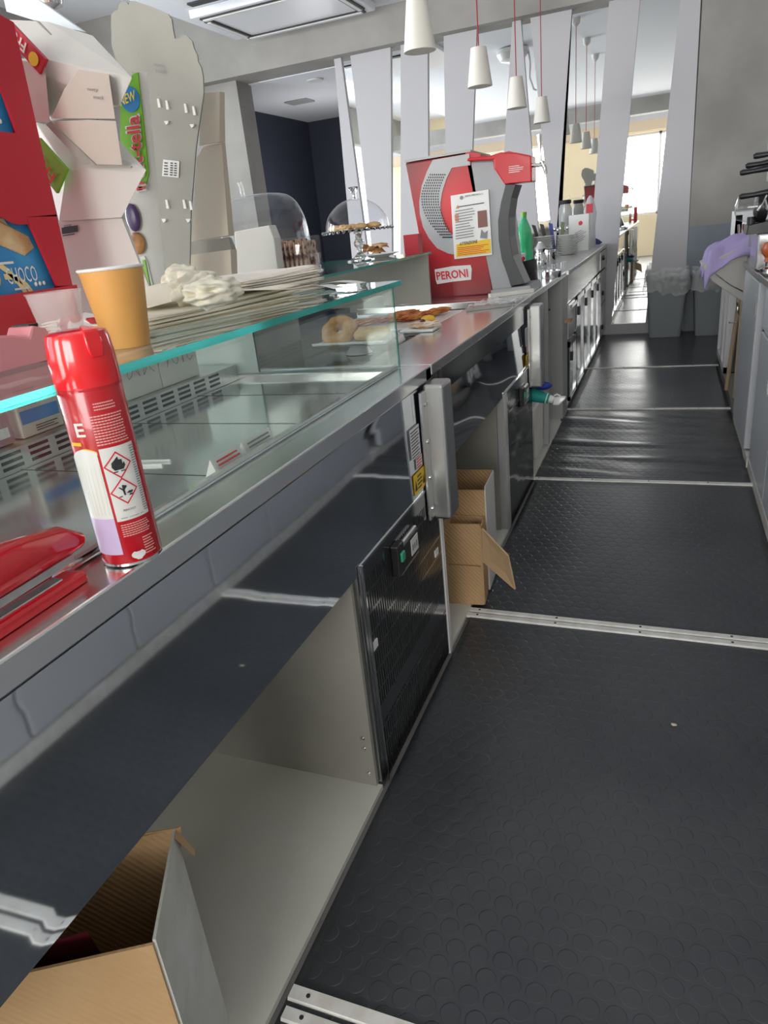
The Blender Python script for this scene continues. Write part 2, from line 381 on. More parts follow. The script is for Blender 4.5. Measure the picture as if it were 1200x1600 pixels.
b = B(); b.tube([(-1.8,5.0,CZ-.05),(-1.78,5.0,CZ-.2),(-1.79,5.0,CZ-.36),(-1.74,5.0,CZ-.5),(-1.70,5.0,CZ-.52)], .012, 8); o = obj('power_cable', b, M['white'], smooth=True)
tag(o, 'loose white cable hanging from the ceiling beside the dome', 'cable')
for i, (p, q) in enumerate((((468,156), 'square grey air vent in the passage ceiling'), ((492,122), 'small round recessed light in the passage ceiling'))):
    c = onz(*p, BZ); b = B()
    if i == 0:
        b.box(c.x-.16, c.x+.16, c.y-.13, c.y+.13, BZ-.03, BZ-.012); o = obj('ceiling_vent', b, M['door_side'])
    else: b.lathe([(.09,0),(.1,.012),(.08,.015)], (c.x, c.y, BZ-.028), 20); o = obj('recessed_light', b, M['white'])
    tag(o, q, 'vent' if i == 0 else 'ceiling light')
b = B(); b.lathe([(.02,-.05),(.07,-.03),(.085,.02),(.06,.07),(.02,.09)], tuple(ony(78, 0, 4.2)), 20); o = obj('glass_ceiling_lamp', b, M['chrome'], smooth=True)
tag(o, 'round silvery glass lamp near the ceiling above the white boxes', 'lamp')

pl = bpy.data.lights.new('passage_fill', 'POINT'); pl.energy = 16; pl.shadow_soft_size = .15  # added fill without a fixture, brightens the navy walls and passage ceiling
o = bpy.data.objects.new('passage_fill', pl); COL.objects.link(o); o.location = (-4.2, 9.4, 1.7)
# pendants
shade_m = mat('cream_lamp_shade', (.80,.77,.70), .5); cord_m = mat('red_cord', (.35,.02,.03), .6); bulb_m = mat('lit_bulb', (1,1,1), .5, emit=(1,.97,.9), es=4)
plabs = ['cream cone pendant lamp hanging nearest, cut by the top of the photo', 'second cream pendant lamp on a red cord, above the red beer dispenser',
         'third cream pendant lamp from the front, above the dispenser tap', 'farthest cream pendant lamp hanging before the mirrored wall']
t = thing('pendant_lamp', plabs[0], 'lamp', (-1.1, 3.58, 1.985), 'cream pendant lamps over the counter')
b = B(); c = (-1.1, 3.58, 1.985)
b.lathe([(.074,0),(.046,.20),(.02,.203),(.02,.197),(.043,.195),(.071,0)], c, 36); obj('lamp_shade', b, shade_m, t, smooth=True)
b = B(); b.lathe([(.001,.02),(.066,.02),(.066,.03),(.001,.03)], c, 28); obj('bulb', b, bulb_m, t)
b = B(); b.tube([(-1.1,3.58,2.185),(-1.1,3.58,CZ-.06)], .004, 6); obj('cord', b, cord_m, t)
b = B(); b.lathe([(.012,-.09),(.045,-.06),(.05,0)], (-1.1,3.58,CZ), 20); obj('ceiling_rose', b, M['white'], t, smooth=True)
for i in (1, 2, 3): dup(t, (-1.1, 3.58+1.17*i, 1.985), 0, plabs[i])


# ================================================================== FLOOR MATS
ys = [-.9, .675, 2.01, 3.352, 4.72, 6.04, 7.45]
mlab = ['nearest black studded rubber mat, below the first white floor strip', 'large black studded rubber mat in the foreground of the aisle', 'second large black studded rubber mat beyond the double white strip',
        'wrinkled black rubber mat with raised folds across the aisle', 'black rubber mat with a warm sheen before the bins', 'farthest black rubber mat, under the grey bins']
for i in range(6):
    b = B(); y0, y1 = ys[i]+.004, ys[i+1]-.004; x0, x1 = F+.012 if i < 3 else F-.01, RX-.005 if i > 1 else .9
    if i == 0 or i == 1: x1 = RX-.005
    if i == 5: y1 = EW-.06; x1 = 1.1
    nv, nu = 110, 40
    def fn(u, v, i=i, y0=y0, y1=y1, x0=x0, x1=x1):
        x = x0+(x1-x0)*u; y = y0+(y1-y0)*v; z = .0005*math.sin(x*9+y*4)
        if i == 3:
            e = min(1, 5*v, 5*(1-v)); s = y+.16*x
            z += 1.2*e*(.006*noise.noise(Vector((x*1.6, s*7, 1)))+.009*max(0, noise.noise(Vector((x*1.1+4, s*8.5, 7)))-.05)*2)
        if i == 2: z += .004*math.exp(-((v-.02)/.02)**2)*max(0, noise.noise(Vector((x*6, 0, 3))))
        if i == 4: z += .0015*noise.noise(Vector((x*2, y*6, 4)))
        return (x, y, .004+z)
    b.grid(fn, nu, nv); o = obj('rubber_mat', b, M['rubber'], smooth=True, solid=.003, origin=((x0+x1)/2, (y0+y1)/2, 0)); tag(o, mlab[i], 'floor mat', 'black rubber mats in the aisle')
slab = {1:('worn white floor strip at the bottom of the photo, near part', 'far part'), 2:('', '')}
def strip(y, x0, x1, w, lab, sk=0):
    b = B(); b.hull([(x0, y, .004), (x1, y+sk, .004), (x1, y+w+sk, .004), (x0, y+w, .004), (x0, y+.003, .011), (x1, y+.003+sk, .011), (x1, y+w-.003+sk, .011), (x0, y+w-.003, .011)])
    o = obj('floor_strip', b, M['offwhite']); tag(o, lab, 'floor strip', 'white floor strips'); o['_y'] = y
    n = 0
    for xx in np.arange(x0+.035, x1, .26):
        s = B(); s.lathe([(.004,0),(.004,.0015),(.001,.002)], (xx, y+w/2+sk*(xx-x0)/(x1-x0), .0105), 10); obj('screw', s, M['ink'], o)
        n += 1
strip(.625, F+.02, RX, .027, 'worn white floor strip nearest the camera at the bottom edge')
strip(.66, F+.015, RX, .03, 'worn white floor strip at the bottom, just beyond the nearest one')
strip(1.985, F, RX, .026, 'white floor strip between the two big mats, nearer of the pair', -.012)
strip(2.018, F, RX, .026, 'white floor strip between the two big mats, farther of the pair', -.012)
strip(3.34, F-.01, RX, .032, 'white floor strip on the near side of the wrinkled mat')
strip(4.70, F-.01, RX, .035, 'white floor strip on the far side of the wrinkled mat')
strip(6.02, F-.01, RX, .035, 'thin white floor strip farthest away, before the bins')
c = onz(1053, 1133, .008); b = B(); b.blob((c.x, c.y, .010), .007, .005, .003, .5, 3, 2); tag(obj('crumb', b, M['cardb']), 'tiny tan crumb lying on the large foreground mat', 'crumb')

# ================================================================== UNIT 1: refrigerated glass display
Y0, Y1 = -.45, 1.80
t = thing('display_counter', 'stainless refrigerated display counter with glass top and open storage below', 'counter', (-1.0, .7, 0))
b = B(); b.box(-.662, F, Y0, Y1-.002, .865, .902); b.box(-1.40, F, Y1-.05, Y1-.002, .865, .899); obj('worktop_edge', b, M['steel'], t, bevel=.003)
b = B()                          # reflective front panel, leaning back a little at its top
nv = 60; pr = [(.863,-.003),(.80,-.0025),(.74,-.002),(.66,-.001),(.575,0)]
def fp(u, v, y0=Y0, y1=Y1-.004):
    k = v*(len(pr)-1); i = min(int(k), len(pr)-2); q = k-i
    z = pr[i][0]*(1-q)+pr[i+1][0]*q; x = pr[i][1]*(1-q)+pr[i+1][1]*q; y = y0+(y1-y0)*u
    x += .0016*noise.noise(Vector((y*2.6, z*2.2, 2)))*(1 if .59 < z < .85 else .3)
    return (F+x, y, z)
b.grid(fp, 90, 28); obj('front_panel', b, M['steel_wavy'], t, smooth=True)
b = B(); b.box(-1.45, F-.02, Y0, Y1-.004, .60, .63); b.box(-1.45, -.70, Y0, Y1-.004, .80, .862); obj('tank', b, M['lam_grey'], t)
b = B(); b.box(-1.42, -.664, Y0, Y1-.05, .870, .885); obj('deck', b, M['deck'], t)
b = B()
for yy in (.35, .95, 1.28, 1.55):
    b.box(-1.17, -.67, yy, yy+.002, .885, .8856)
obj('deck_joint', b, M['ink'], t)
for yy in (.985, 1.01):
    b = B(); b.tube([(-.93+yy*.0,yy,.887),(-.86,yy+.01,.887)], .003, 6); obj('pull_tab', b, M['white'], t)
b = B(); b.box(-.674, -.664, Y0, Y1-.04, .885, .912); obj('glass_rail', b, M['chrome'], t)
b = B(); b.box(-1.45, -1.42, Y0, Y1, 0, .93); b.box(-1.42, -1.17, Y0, Y1-.05, .885, .93); obj('rear_ledge', b, M['steel_soft'], t)
# vent strip with slots
b = B(); b.box(-1.17, -1.166, Y0, Y1-.05, .887, .930); v = obj('air_vent_strip', b, M['steel_soft'], t)
b = B()
yy = Y0+.03
while yy < Y1-.15:
    for r_ in range(3): b.box(-1.1662, -1.1652, yy, yy+.05, .893+r_*.0125, .8995+r_*.0125)
    yy += .07
obj('vent_slots', b, M['black'], v)
# glass
def slab_glass(name, parent, x0, x1, y0, y1, z0, z1, axis, m='glass'):
    b = B(); b.box(x0, x1, y0, y1, z0, z1)
    b.bm.normal_update()
    for f in b.bm.faces:
        n = f.normal; k = {'x': abs(n.x), 'y': abs(n.y), 'z': abs(n.z)}[axis]
        f.material_index = 0 if k > .5 else 1
    return obj(name, b, [M[m], M['teal']], parent)
slab_glass('glass_top', t, -1.45, -.638, Y0, 1.775, 1.114, 1.126, 'z', 'glass_top')
slab_glass('front_glass', t, -.668, -.662, Y0, 1.775, .906, 1.114, 'x')
slab_glass('end_glass', t, -1.10, -.662, 1.768, 1.775, .902, 1.114, 'y')
slab_glass('customer_glass', t, -1.446, -1.44, Y0, 1.775, .93, 1.114, 'x')
b = B(); b.box(-1.44, -1.10, 1.766, 1.776, .902, 1.114); obj('end_screen', b, mat('frosted_screen', (.52,.58,.55), .25, alpha=.85), t)
# storage below
b = B(); b.box(-1.15, F, Y0, 1.18, .0, .014); obj('storage_floor', b, M['lam_white'], t)
b = B(); b.box(-1.17, -1.15, Y0, 1.8, 0, .60); obj('storage_back', b, M['lam_grey'], t)
b = B(); b.box(-1.15, F-.012, 1.172, 1.184, .014, .60); sp = obj('storage_side', b, M['lam_grey'], t)
for (yy, zz) in ((-.615,.155),(-.615,.125),(-.612,.05)):
    s = B(); s.lathe([(.006,0),(.006,.002),(.002,.004)], (yy, -1.172, zz), 12, ax='y')
    for vv in s.bm.verts: vv.co.y = 1.172-(vv.co.y+1.172)
    obj('screw', s, M['chrome'], sp)
b = B(); b.box(F-.028, F, 1.184, 1.205, .0, .60); obj('door_post', b, M['steel_dark'], t, bevel=.002)
b = B(); b.box(F-.01, F+.001, 1.207, 1.765, .008, .590); g = obj('grille_panel', b, M['grille'], t)
b = B(); b.box(F-.02, F+.006, 1.205, 1.211, .0, .592); b.box(F-.01, F+.002, 1.207, 1.765, .587, .593); obj('panel_rim', b, M['chrome'], t)
for (yy, zz) in ((1.213,.37),(1.70,.37)):
    b = B(); b.box(F+.001, F+.004, yy, yy+.03, zz, zz+.02); obj('clip', b, M['white'], g)
b = B(); b.box(-1.15, F+.004, 1.770, 1.792, .0, .60); obj('white_post', b, M['white'], t)
# thermostat
def thermostat(par, y, z, s=1):
    a = B(); a.box(F+.001, F+.016, y, y+.14*s, z-.04, z+.04); th = obj('thermostat', a, M['steel_soft'], par, bevel=.006)
    a = B(); a.box(F+.001, F+.02, y-.02, y+.022, z-.03, z+.05); obj('switch_box', a, M['black'], th, bevel=.003)
    a = B(); a.box(F+.02, F+.027, y-.01, y+.012, z+.005, z+.03); obj('green_switch', a, mat('green_switch', (.05,.35,.2), .4), th, bevel=.003)
    a = B(); a.box(F+.0165, F+.0175, y+.03, y+.13*s, z-.028, z+.028); obj('black_window', a, M['black'], th)
    a = B(); a.box(F+.016, F+.019, y+.075, y+.128*s, z-.02, z+.024); k = obj('display', a, M['cardw'], th, bevel=.004)
    a = B()
    for i in range(3): a.box(F+.019, F+.0195, y+.082+i*.014, y+.09+i*.014, z-.008, z+.008)
    obj('digits', a, M['inkgrey'], k)
thermostat(t, 1.40, .505)
def stickers(par, y, x=F-.002):
    a = B(); a.quad([(x,y,.70),(x,y+.075,.70),(x,y+.075,.78),(x,y,.78)]); s = obj('rating_sticker', a, M['paper'], par)
    a = B(); lines(a, (x,y+.005,.703), (0,.065,0), (0,0,.073), 9, .35, 0); obj('small_print', a, M['ink'], s)
    a = B(); a.quad([(x,y+.03,.665),(x,y+.08,.665),(x,y+.08,.698),(x,y+.03,.698)]); s = obj('red_sticker', a, M['paper'], par)
    a = B(); lines(a, (x,y+.034,.667), (0,.04,0), (0,0,.03), 4, .5, 0); obj('small_print', a, M['inkred'], s)
    a = B(); a.quad([(x,y,.605),(x,y+.09,.605),(x,y+.09,.66),(x,y,.66)]); s = obj('warning_sticker', a, M['yellow'], par)
    a = B(); lines(a, (x,y+.028,.612), (0,.04,0), (0,0,.042), 4, .4, 0); a.quad([(x+.0008,y+.006,.615),(x+.0008,y+.024,.615),(x+.0008,y+.015,.645)]); a.quad([(x+.0008,y+.070,.615),(x+.0008,y+.086,.615),(x+.0008,y+.078,.64)])
    obj('warning_print', a, M['ink'], s)
stickers(t, 1.58, F+.0015)
t1 = t
# power boxes
def power_box(y, lab):
    p = thing('control_box', lab, 'control box', (F+.03, y, .48))
    a = B(); a.box(F+.004, F+.058, y, y+.09, .49, .868); obj('casing', a, M['steel_soft'], p, bevel=.008)
    a = B(); a.box(F+.003, F+.012, y-.035, y+.001, .50, .855); f_ = obj('mounting_flange', a, M['steel_soft'], p, bevel=.002)
    for zz in (.53,.62,.72,.82):
        s = B(); s.lathe([(.005,0),(.005,.002),(.002,.0035)], (F+.012, y-.014, zz), 10, ax='x'); obj('screw', s, M['chrome'], f_)
    return p
power_box(1.70, 'grey steel control box standing out of the counter front, above the white post')
power_box(3.28, 'grey steel control box on the far pastry counter, above the toy leg')

# ================================================================== UNIT 2: open pastry counter
Y2, Y3 = 1.803, 3.36
t = thing('pastry_counter', 'stainless open pastry counter with a dark reflective front beyond the glass case', 'counter', (-1.0, 2.6, 0))
b = B(); b.box(-.80, F, Y2, Y3, .872, .902); b.box(-1.42, -.80, 3.27, Y3, .872, .902); b.box(-1.42, -.80, Y2, 1.83, .872, .902); obj('worktop', b, M['steel'], t, bevel=.003)
b = B(); b.box(-1.42, -.80, 1.83, 3.27, .85, .860); b.box(-.802, -.800, 1.83, 3.27, .86, .9); obj('well', b, M['steel_dark'], t)
b = B(); b.box(F-.035, F-.005, Y2, Y3, .80, .871); obj('upper_rail', b, M['steel_dark'], t)
b = B(); b.box(F-.004, F+.004, Y2+.07, Y2+.078, .80, .875); obj('seam_bar', b, M['chrome'], t)
b = B()
def fp2(u, v):
    y = Y2+(Y3-Y2)*u; z = .80-.21*v
    return (F-.014+.012*v+.004*noise.noise(Vector((y*3.1, z*3, 9))), y, z)
b.grid(fp2, 70, 20); obj('front_panel', b, M['steel_wavy'], t, smooth=True)
b = B(); b.box(-1.42, F-.03, Y2, Y3, .60, .625); obj('tank', b, M['lam_grey'], t)
b = B(); b.box(-1.15, F, Y2, 2.70, .0, .014); obj('storage_floor', b, M['lam_white'], t)
b = B(); b.box(-1.17, -1.15, Y2, Y3, 0, .60); obj('storage_back', b, M['lam_grey'], t)
b = B(); b.box(-1.15, F-.03, 2.69, 2.70, .014, .60); sp = obj('storage_side', b, M['lam_grey'], t)
for zz in (.17,.14):
    s = B(); s.lathe([(.006,0),(.006,.002),(.002,.004)], (-.68, 0, zz), 12, ax='y')
    for vv in s.bm.verts: vv.co.y = 2.689-vv.co.y
    obj('screw', s, M['chrome'], sp)
b = B(); b.box(F-.03, F, 2.70, 2.735, .0, .60); obj('door_post', b, M['door_side'], t, bevel=.002)
b = B(); b.box(F-.01, F+.001, 2.74, 3.335, .008, .598)
pm = mat('scratched_dark_panel', (.16,.165,.17), .16, 1); addbump(pm, 3, .25, .03, (1,1,4), 1, True)
g = obj('grille_panel', b, pm, t)
b = B(); b.box(F-.01, F+.006, 2.735, 2.742, 0, .6); b.box(F-.01, F+.003, 2.74, 3.335, .594, .6); b.box(F+.001, F+.003, 2.78, 3.02, .50, .505); b.box(F+.001, F+.003, 2.765, 2.77, .48, .55); obj('panel_rim', b, M['chrome'], t)
thermostat(t, 3.03, .50)
stickers(t, 3.18, F+.003)
b = B(); b.box(-1.80, -1.06, 3.345, 3.358, .903, 1.122); obj('end_panel', b, M['lam_grey'], t)
slab_glass('glass_shelf', t, -1.85, -1.05, 1.86, 3.375, 1.123, 1.132, 'z', 'glass_top')
b = B(); b.box(-1.80, -1.79, 1.86, 3.34, .0, 1.122); obj('customer_panel', b, M['lam_grey'], t)

# ================================================================== UNIT 3: grey open units under the beer counter
t = thing('open_storage_unit', 'grey open storage unit with upright dividers below the beer dispenser', 'storage unit', (-.9, 4.0, 0))
b = B(); b.box(-1.5, F-.0, 3.362, 4.69, .875, .902); obj('worktop', b, M['steel'], t, bevel=.003)
b = B(); b.box(-1.2, F, 3.365, 4.47, 0, .014); obj('storage_floor', b, M['lam_white'], t)
for (y0, y1, x1) in ((3.365,3.39,F-.02), (3.86,3.885,F), (4.45,4.685,F+.0)):
    b = B(); b.box(-1.2, x1, y0, y1, .03 if y0 < 4 else 0, .874); obj('divider', b, M['door_side'], t)
b = B(); b.box(-1.22, -1.2, 3.365, 4.68, 0, .874); obj('storage_back', b, M['door_side'], t)
for (yy, zz) in ((3.859,.62),(4.449,.70),(4.449,.12)):
    s = B(); s.lathe([(.006,0),(.006,.003)], (-.66, 0, zz), 12, ax='y')
    for vv in s.bm.verts: vv.co.y = yy-vv.co.y
    obj('bolt', s, M['blackm'], t)
b = B(); b.tube([(-.60,3.40,.87),(-.596,3.40,.7),(-.60,3.40,.5),(-.62,3.40,.35)], .006, 8); o = obj('black_hose', b, M['black'], smooth=True); tag(o, 'thin black hose hanging beside the far control box', 'hose')
b = B(); b.hull([(-.85,3.5,.04),(-.62,3.5,.04),(-.62,3.78,.04),(-.85,3.78,.04),(-.87,3.48,.33),(-.60,3.48,.33),(-.60,3.80,.33),(-.87,3.80,.33)])
t = thing('plastic_crate', 'white ribbed plastic crate under the counter beyond the toy leg', 'crate', (-.73, 3.64, .035)); obj('body', b, M['white'], t, bevel=.01)
b = B()
for i in range(12): b.box(-.604, -.598, 3.5+i*.022, 3.508+i*.022, .06, .32)
obj('ribs', b, M['cardw'], t)
b = B(); b.box(-.80, -.55, 4.56, 4.68, .60, .61); o = obj('cardboard_scrap', b, M['card']); tag(o, 'flat piece of tan cardboard jutting out before the far drawers', 'cardboard')
for v_ in o.data.vertices: pass

# ================================================================== UNIT 4: back counter with doors
t = thing('bar_counter', 'long stainless bar counter with framed reflective doors reaching the end wall', 'counter', (-.9, 6.2, 0))
b = B(); b.box(-1.35, F+.01, 4.69, 7.74, .872, .902); obj('worktop', b, M['steel_soft'], t, bevel=.003)
b = B(); b.box(-1.35, F-.02, 4.70, 7.74, .0, .87); obj('carcass', b, M['steel_dark'], t)
b = B(); b.box(F-.02, F, 4.70, 7.05, .70, .868); obj('top_panel', b, M['steel_dark'], t)
edges = [4.72, 5.12, 5.62, 6.12, 6.62, 7.05]
dm = mat('reflective_door_steel', (.30,.31,.32), .14, 1); addbump(dm, 5, .25, .02, (1,1,1), 1, True)
for i in range(5):
    y0, y1 = edges[i]+.01, edges[i+1]-.01; zt = .69 if i else .45
    if i == 0:
        b = B(); b.box(F-.02, F+.002, y0, y1, .47, .69); f_ = obj('drawer', b, M['steel_soft'], t); b = B(); b.box(F+.002, F+.02, y0+.05, y1-.05, .66, .68); obj('handle', b, M['chrome'], f_)
    b = B(); b.box(F-.02, F+.0, y0+.03, y1-.03, .09, zt-.03); d = obj('door', b, dm, t)
    b = B()
    for a in ((y0, y0+.035, .06, zt), (y1-.035, y1, .06, zt), (y0, y1, .06, .09), (y0, y1, zt-.035, zt)): b.box(F-.02, F+.012, *a)
    obj('door_frame', b, M['steel_dark'], d, bevel=.002)
    b = B(); b.box(F+.004, F+.022, y0+.06, y0+.10, zt-.13, zt-.07); obj('handle', b, M['black'], d, bevel=.004)
for zz in (.70, .38, .06):
    b = B(); b.box(F-.02, F+.006, 7.07, 7.72, zz, zz+(.16 if zz > .6 else .30)); d = obj('drawer', b, M['steel_soft'], t, bevel=.003)
    b = B(); b.lathe([(.022,0),(.022,.015),(.01,.02)], (F+.006, 7.25, zz+.1), 14, ax='x'); obj('knob', b, M['black'], d)
b = B(); b.box(F-.05, F-.01, 4.7, 7.74, 0, .06); obj('plinth', b, M['steel_dark'], t)
# sink bowls
for (cx, cy) in ((-.98, 5.75), (-.98, 5.2)):
    b = B(); b.lathe([(.18,.0),(.185,.006),(.165,.006),(.16,.001)], (cx, cy, .902), 32, sx=.9); s = obj('sink_rim', b, M['chrome'], t, smooth=True)
    b = B(); b.lathe([(.001,.0025),(.158,.0025)], (cx, cy, .902), 32, sx=.9); obj('sink_bowl', b, M['black'], s)

# ================================================================== RIGHT SIDE
t = thing('wall_side_cabinets', 'row of light grey cabinets along the right of the aisle, nearest run', 'cabinet', (.8, 1.4, 0))
b = B(); b.box(RX+.03, 1.14, -1.2, 3.60, .05, .87); obj('carcass', b, M['door_side'], t)
b = B(); b.box(RX, 1.14, -1.2, 3.60, 0, .05); obj('plinth', b, M['offwhite'], t)
ys_ = [-1.2, -.75, -.3, .15, .6, 1.05, 1.5, 1.95, 2.4, 3.0, 3.58]
for i in range(10):
    b = B(); b.box(RX, RX+.03, ys_[i]+.006, ys_[i+1]-.006, .06, .66); d = obj('door', b, M['door_grey'], t, bevel=.003)
    b = B(); b.box(RX-.02, RX, ys_[i]+.05, ys_[i]+.06, .50, .60); obj('handle', b, M['chrome'], d)
    b = B(); b.box(RX, RX+.03, ys_[i]+.006, ys_[i+1]-.006, .675, .86); obj('drawer', b, M['door_grey'], t, bevel=.003)
b = B(); b.box(RX-.02, 1.14, -1.2, 3.72, .87, .90); obj('worktop', b, M['steel_soft'], t, bevel=.004)
t = thing('cabinet', 'grey cabinet with its door standing ajar below the steel worktop', 'cabinet', (.8, 4.1, 0))
b = B(); b.box(RX+.14, 1.14, 3.62, 4.44, .05, .86); obj('carcass', b, M['black'], t)
b = B(); b.box(RX-.005, 1.14, 3.61, 4.45, 0, .05); obj('plinth', b, M['offwhite'], t)
b = B(); b.box(RX-.012, RX+.022, 3.72, 4.42, .06, .855); d = obj('door', b, M['door_grey'], t, bevel=.006)
b = B(); b.box(RX-.014, RX-.012, 3.78, 3.80, .70, .76); b.box(RX-.014,RX-.012,3.82,3.825,.79,.80); obj('lock', b, M['chrome'], d)
b = B(); b.box(RX-.02, 1.14, 3.73, 4.46, .865, .895); obj('worktop', b, M['steel_soft'], t, bevel=.004)
t = thing('tilt_out_bin', 'grey steel tilt-out hopper flap jutting into the aisle under the purple cloth', 'bin', (.35, 4.6, .68))
b = B(); b.prism([(.402,4.47,.99),(.402,4.47,.675),(.235,4.47,.80),(.175,4.47,.885)], (0,.38,0)); obj('hopper', b, mat('dull_grey_metal', (.40,.39,.36), .45), t, bevel=.004)
b = B(); b.box(.40,.425,4.455,4.475,.60,1.03); obj('front_post', b, M['chrome'], t)
b = B(); b.tube([(.395,4.465,.735),(.33,4.465,.775),(.25,4.465,.84)], .004, 6); obj('pressed_rib', b, M['steel'], t)
b = B()
def cl(u, v):
    x = .42-.245*u-.02*math.sin(v*PI); y = 4.44+.42*v; z = 1.035-.12*u+.020*math.sin(v*24+u*6)*(.4+u)+.012*noise.noise(Vector((u*5, v*7, 1)))
    if u > .82: z -= (u-.82)*.45; x += (u-.82)*.12
    if v < .12: z -= (.12-v)*.85*(1-.3*u); 
    return (x, y, z)
b.grid(cl, 26, 44); o = obj('cleaning_cloth', b, mat('lavender_cloth', (.34,.28,.50), .8), smooth=True, solid=.004); tag(o, 'crumpled lavender cloth draped over the steel hopper flap', 'cloth')
t = thing('glass_door_fridge', 'far white framed glass door cabinet at the end of the right side', 'cabinet', (.8, 6.0, 0))
b = B(); b.box(RX+.05, 1.14, 5.55, 6.35, 0, .85); obj('carcass', b, M['steel_dark'], t)
for (y0, y1) in ((5.56,5.90),(5.93,6.33)):
    b = B()
    for a in ((y0,y0+.05,.04,.83),(y1-.05,y1,.04,.83),(y0,y1,.04,.09),(y0,y1,.78,.83)): b.box(RX, RX+.05, *a)
    obj('door_frame', b, M['white'], t, bevel=.003)
b = B(); b.box(RX, 1.14, 5.55, 6.35, .85, .88); obj('worktop', b, M['steel_soft'], t)
t = thing('under_counter_cabinet', 'dark recessed cabinet behind the leaning broom handles', 'cabinet', (.8, 5.0, 0))
b = B(); b.box(RX+.10, 1.14, 4.47, 5.53, .05, .86); obj('carcass', b, M['steel_dark'], t)
b = B(); b.box(RX+.0, 1.14, 4.47, 5.53, 0, .05); obj('plinth', b, mat('brown_metal', (.20,.18,.16), .5), t)
b = B(); b.box(RX+.05, 1.14, 4.87, 5.53, .86, .885); obj('worktop', b, M['steel_soft'], t)
wood = mottled('pale_worn_wood', (.40,.30,.20), (.52,.42,.31), 12, .6, 4, scale=(1,1,.1))
for k, (a, c, lab) in enumerate((((.395,5.0,.055),(.425,4.95,.72),'pale wooden broom handle leaning, nearer the aisle'), ((.43,4.78,.055),(.44,4.95,.74),'pale wooden handle leaning just behind the first one'))):
    b = B(); b.tube([a, c], .014, 10); tag(obj('broom_handle', b, wood, smooth=True), lab, 'broom handle')
b = B(); b.tube([(.37,4.93,.5),(.44,4.93,.5),(.42,4.93,.56),(.41,4.93,.62)], .006, 8); tag(obj('metal_hook', b, M['chrome'], smooth=True), 'small chrome wire hook holding the wooden handles', 'hook')

# far white appliance on the right, coffee tools
t = thing('storage_case', 'white edged steel glass-rack case on the right worktop against the grey wall', 'case', (.75, 6.0, .88))
b = B(); b.box(.42, 1.1, 5.7, 5.73, .88, 1.10); b.box(.42,.46,5.7,6.1,.88,1.10); b.box(.42,1.1,5.7,6.1,1.10,1.12); obj('frame', b, M['white'], t)
b = B(); b.box(.47, 1.1, 5.74, 6.08, .885, 1.09); obj('interior', b, M['steel_soft'], t)
for k in range(4):
    b = B(); b.tube([(.44+.03*k,5.69,.93),(.445+.03*k,5.68,.98),(.44+.03*k,5.69,1.04)], .008, 8); obj('steel_handle', b, M['chrome'], t)
t = thing('coffee_grinder', 'coffee grinder with a clear bell hopper and black round cap on the right edge', 'coffee grinder', (.46, 3.95, .90))
b = B(); b.box(.38, .56, 3.82, 4.12, .90, 1.06); obj('body', b, M['steel'], t, bevel=.008)
b = B(); b.hull([(.33,3.84,1.06),(.5,3.84,1.06),(.5,4.0,1.06),(.33,4.0,1.06),(.335,3.84,1.10),(.5,3.84,1.125),(.5,4.0,1.125),(.335,4.0,1.10)]); obj('dosing_box', b, M['black'], t, bevel=.004)
b = B(); b.lathe([(.018,0),(.018,.035)], (.352,3.90,1.10), 16); obj('dial', b, M['black'], t)
b = B(); b.lathe([(.02,0),(.05,.01),(.062,.05),(.064,.16)], (.28,3.92,1.175), 28, ax='x'); obj('bean_hopper', b, M['acrylic'], t, smooth=True)
b = B(); b.lathe([(.03,0),(.066,.012),(.068,.05),(.04,.06)], (.36,3.92,1.175), 28, ax='x'); obj('hopper_cap', b, M['black'], t, smooth=True)
for k, (zz, x0, lab) in enumerate(((1.225,.287,'long black portafilter handle, lowest of those on the right'), (1.325,.285,'black portafilter handle, middle of the three upper ones'), (1.352,.31,'black portafilter handle lying just behind the middle one'), (1.385,.33,'black portafilter handle, topmost on the right'))):
    t = thing('portafilter', lab, 'portafilter', (.36, 3.85+.04*k, zz))
    yy = 3.82+.05*(k % 3)
    b = B(); b.tube([(x0,yy,zz),(x0+.01,yy,zz+.002),(x0+.06,yy,zz+.004),(x0+.13,yy,zz+.01)], [.008,.013,.011,.015], 12); obj('handle', b, M['black'], t, smooth=True)
    b = B(); b.lathe([(.03,-.02),(.034,.0),(.034,.025),(.03,.03)], (x0+.16,yy,zz+.012), 24); obj('basket', b, M['chrome'], t, smooth=True)
    if k == 0:
        b = B(); b.tube([(x0+.115,yy,zz+.01),(x0+.10,yy-.01,zz-.03),(x0+.08,yy-.01,zz-.065)], .006, 8); b.tube([(x0+.105,yy-.01,zz-.02),(x0+.12,yy-.01,zz-.065)], .005, 8); obj('spout', b, M['chrome'], t, smooth=True)
t = thing('coffee_machine', 'coffee machine group heads at the right edge holding the portafilters', 'coffee machine', (.62, 3.9, .9))
b = B(); b.box(.50, .95, 3.72, 4.1, 1.24, 1.52); b.box(.62,.95,3.75,4.1,.9,1.24); obj('body', b, M['steel'], t, bevel=.01)
b = B(); b.lathe([(.03,0),(.034,.01),(.034,.05),(.045,.06),(.045,.10)], (.44,3.85,1.22), 24); obj('group_head', b, M['door_side'], t, smooth=True)
b = B()
for k in range(5): b.tube([(.385+.008*k,3.8,1.40),(.382+.008*k,3.8,1.44),(.395+.008*k,3.8,1.475),(.42,3.8,1.49)], .002, 6)
obj('wire_whisk', b, M['steel_dark'], t)
b = B(); b.box(.405, .41, 3.5, 3.62, 1.06, 1.40); tag(obj('acrylic_sheet', b, clear('bluish_acrylic', (.55,.72,.82), 1.5)), 'narrow bluish clear panel standing upright at the right edge', 'panel')
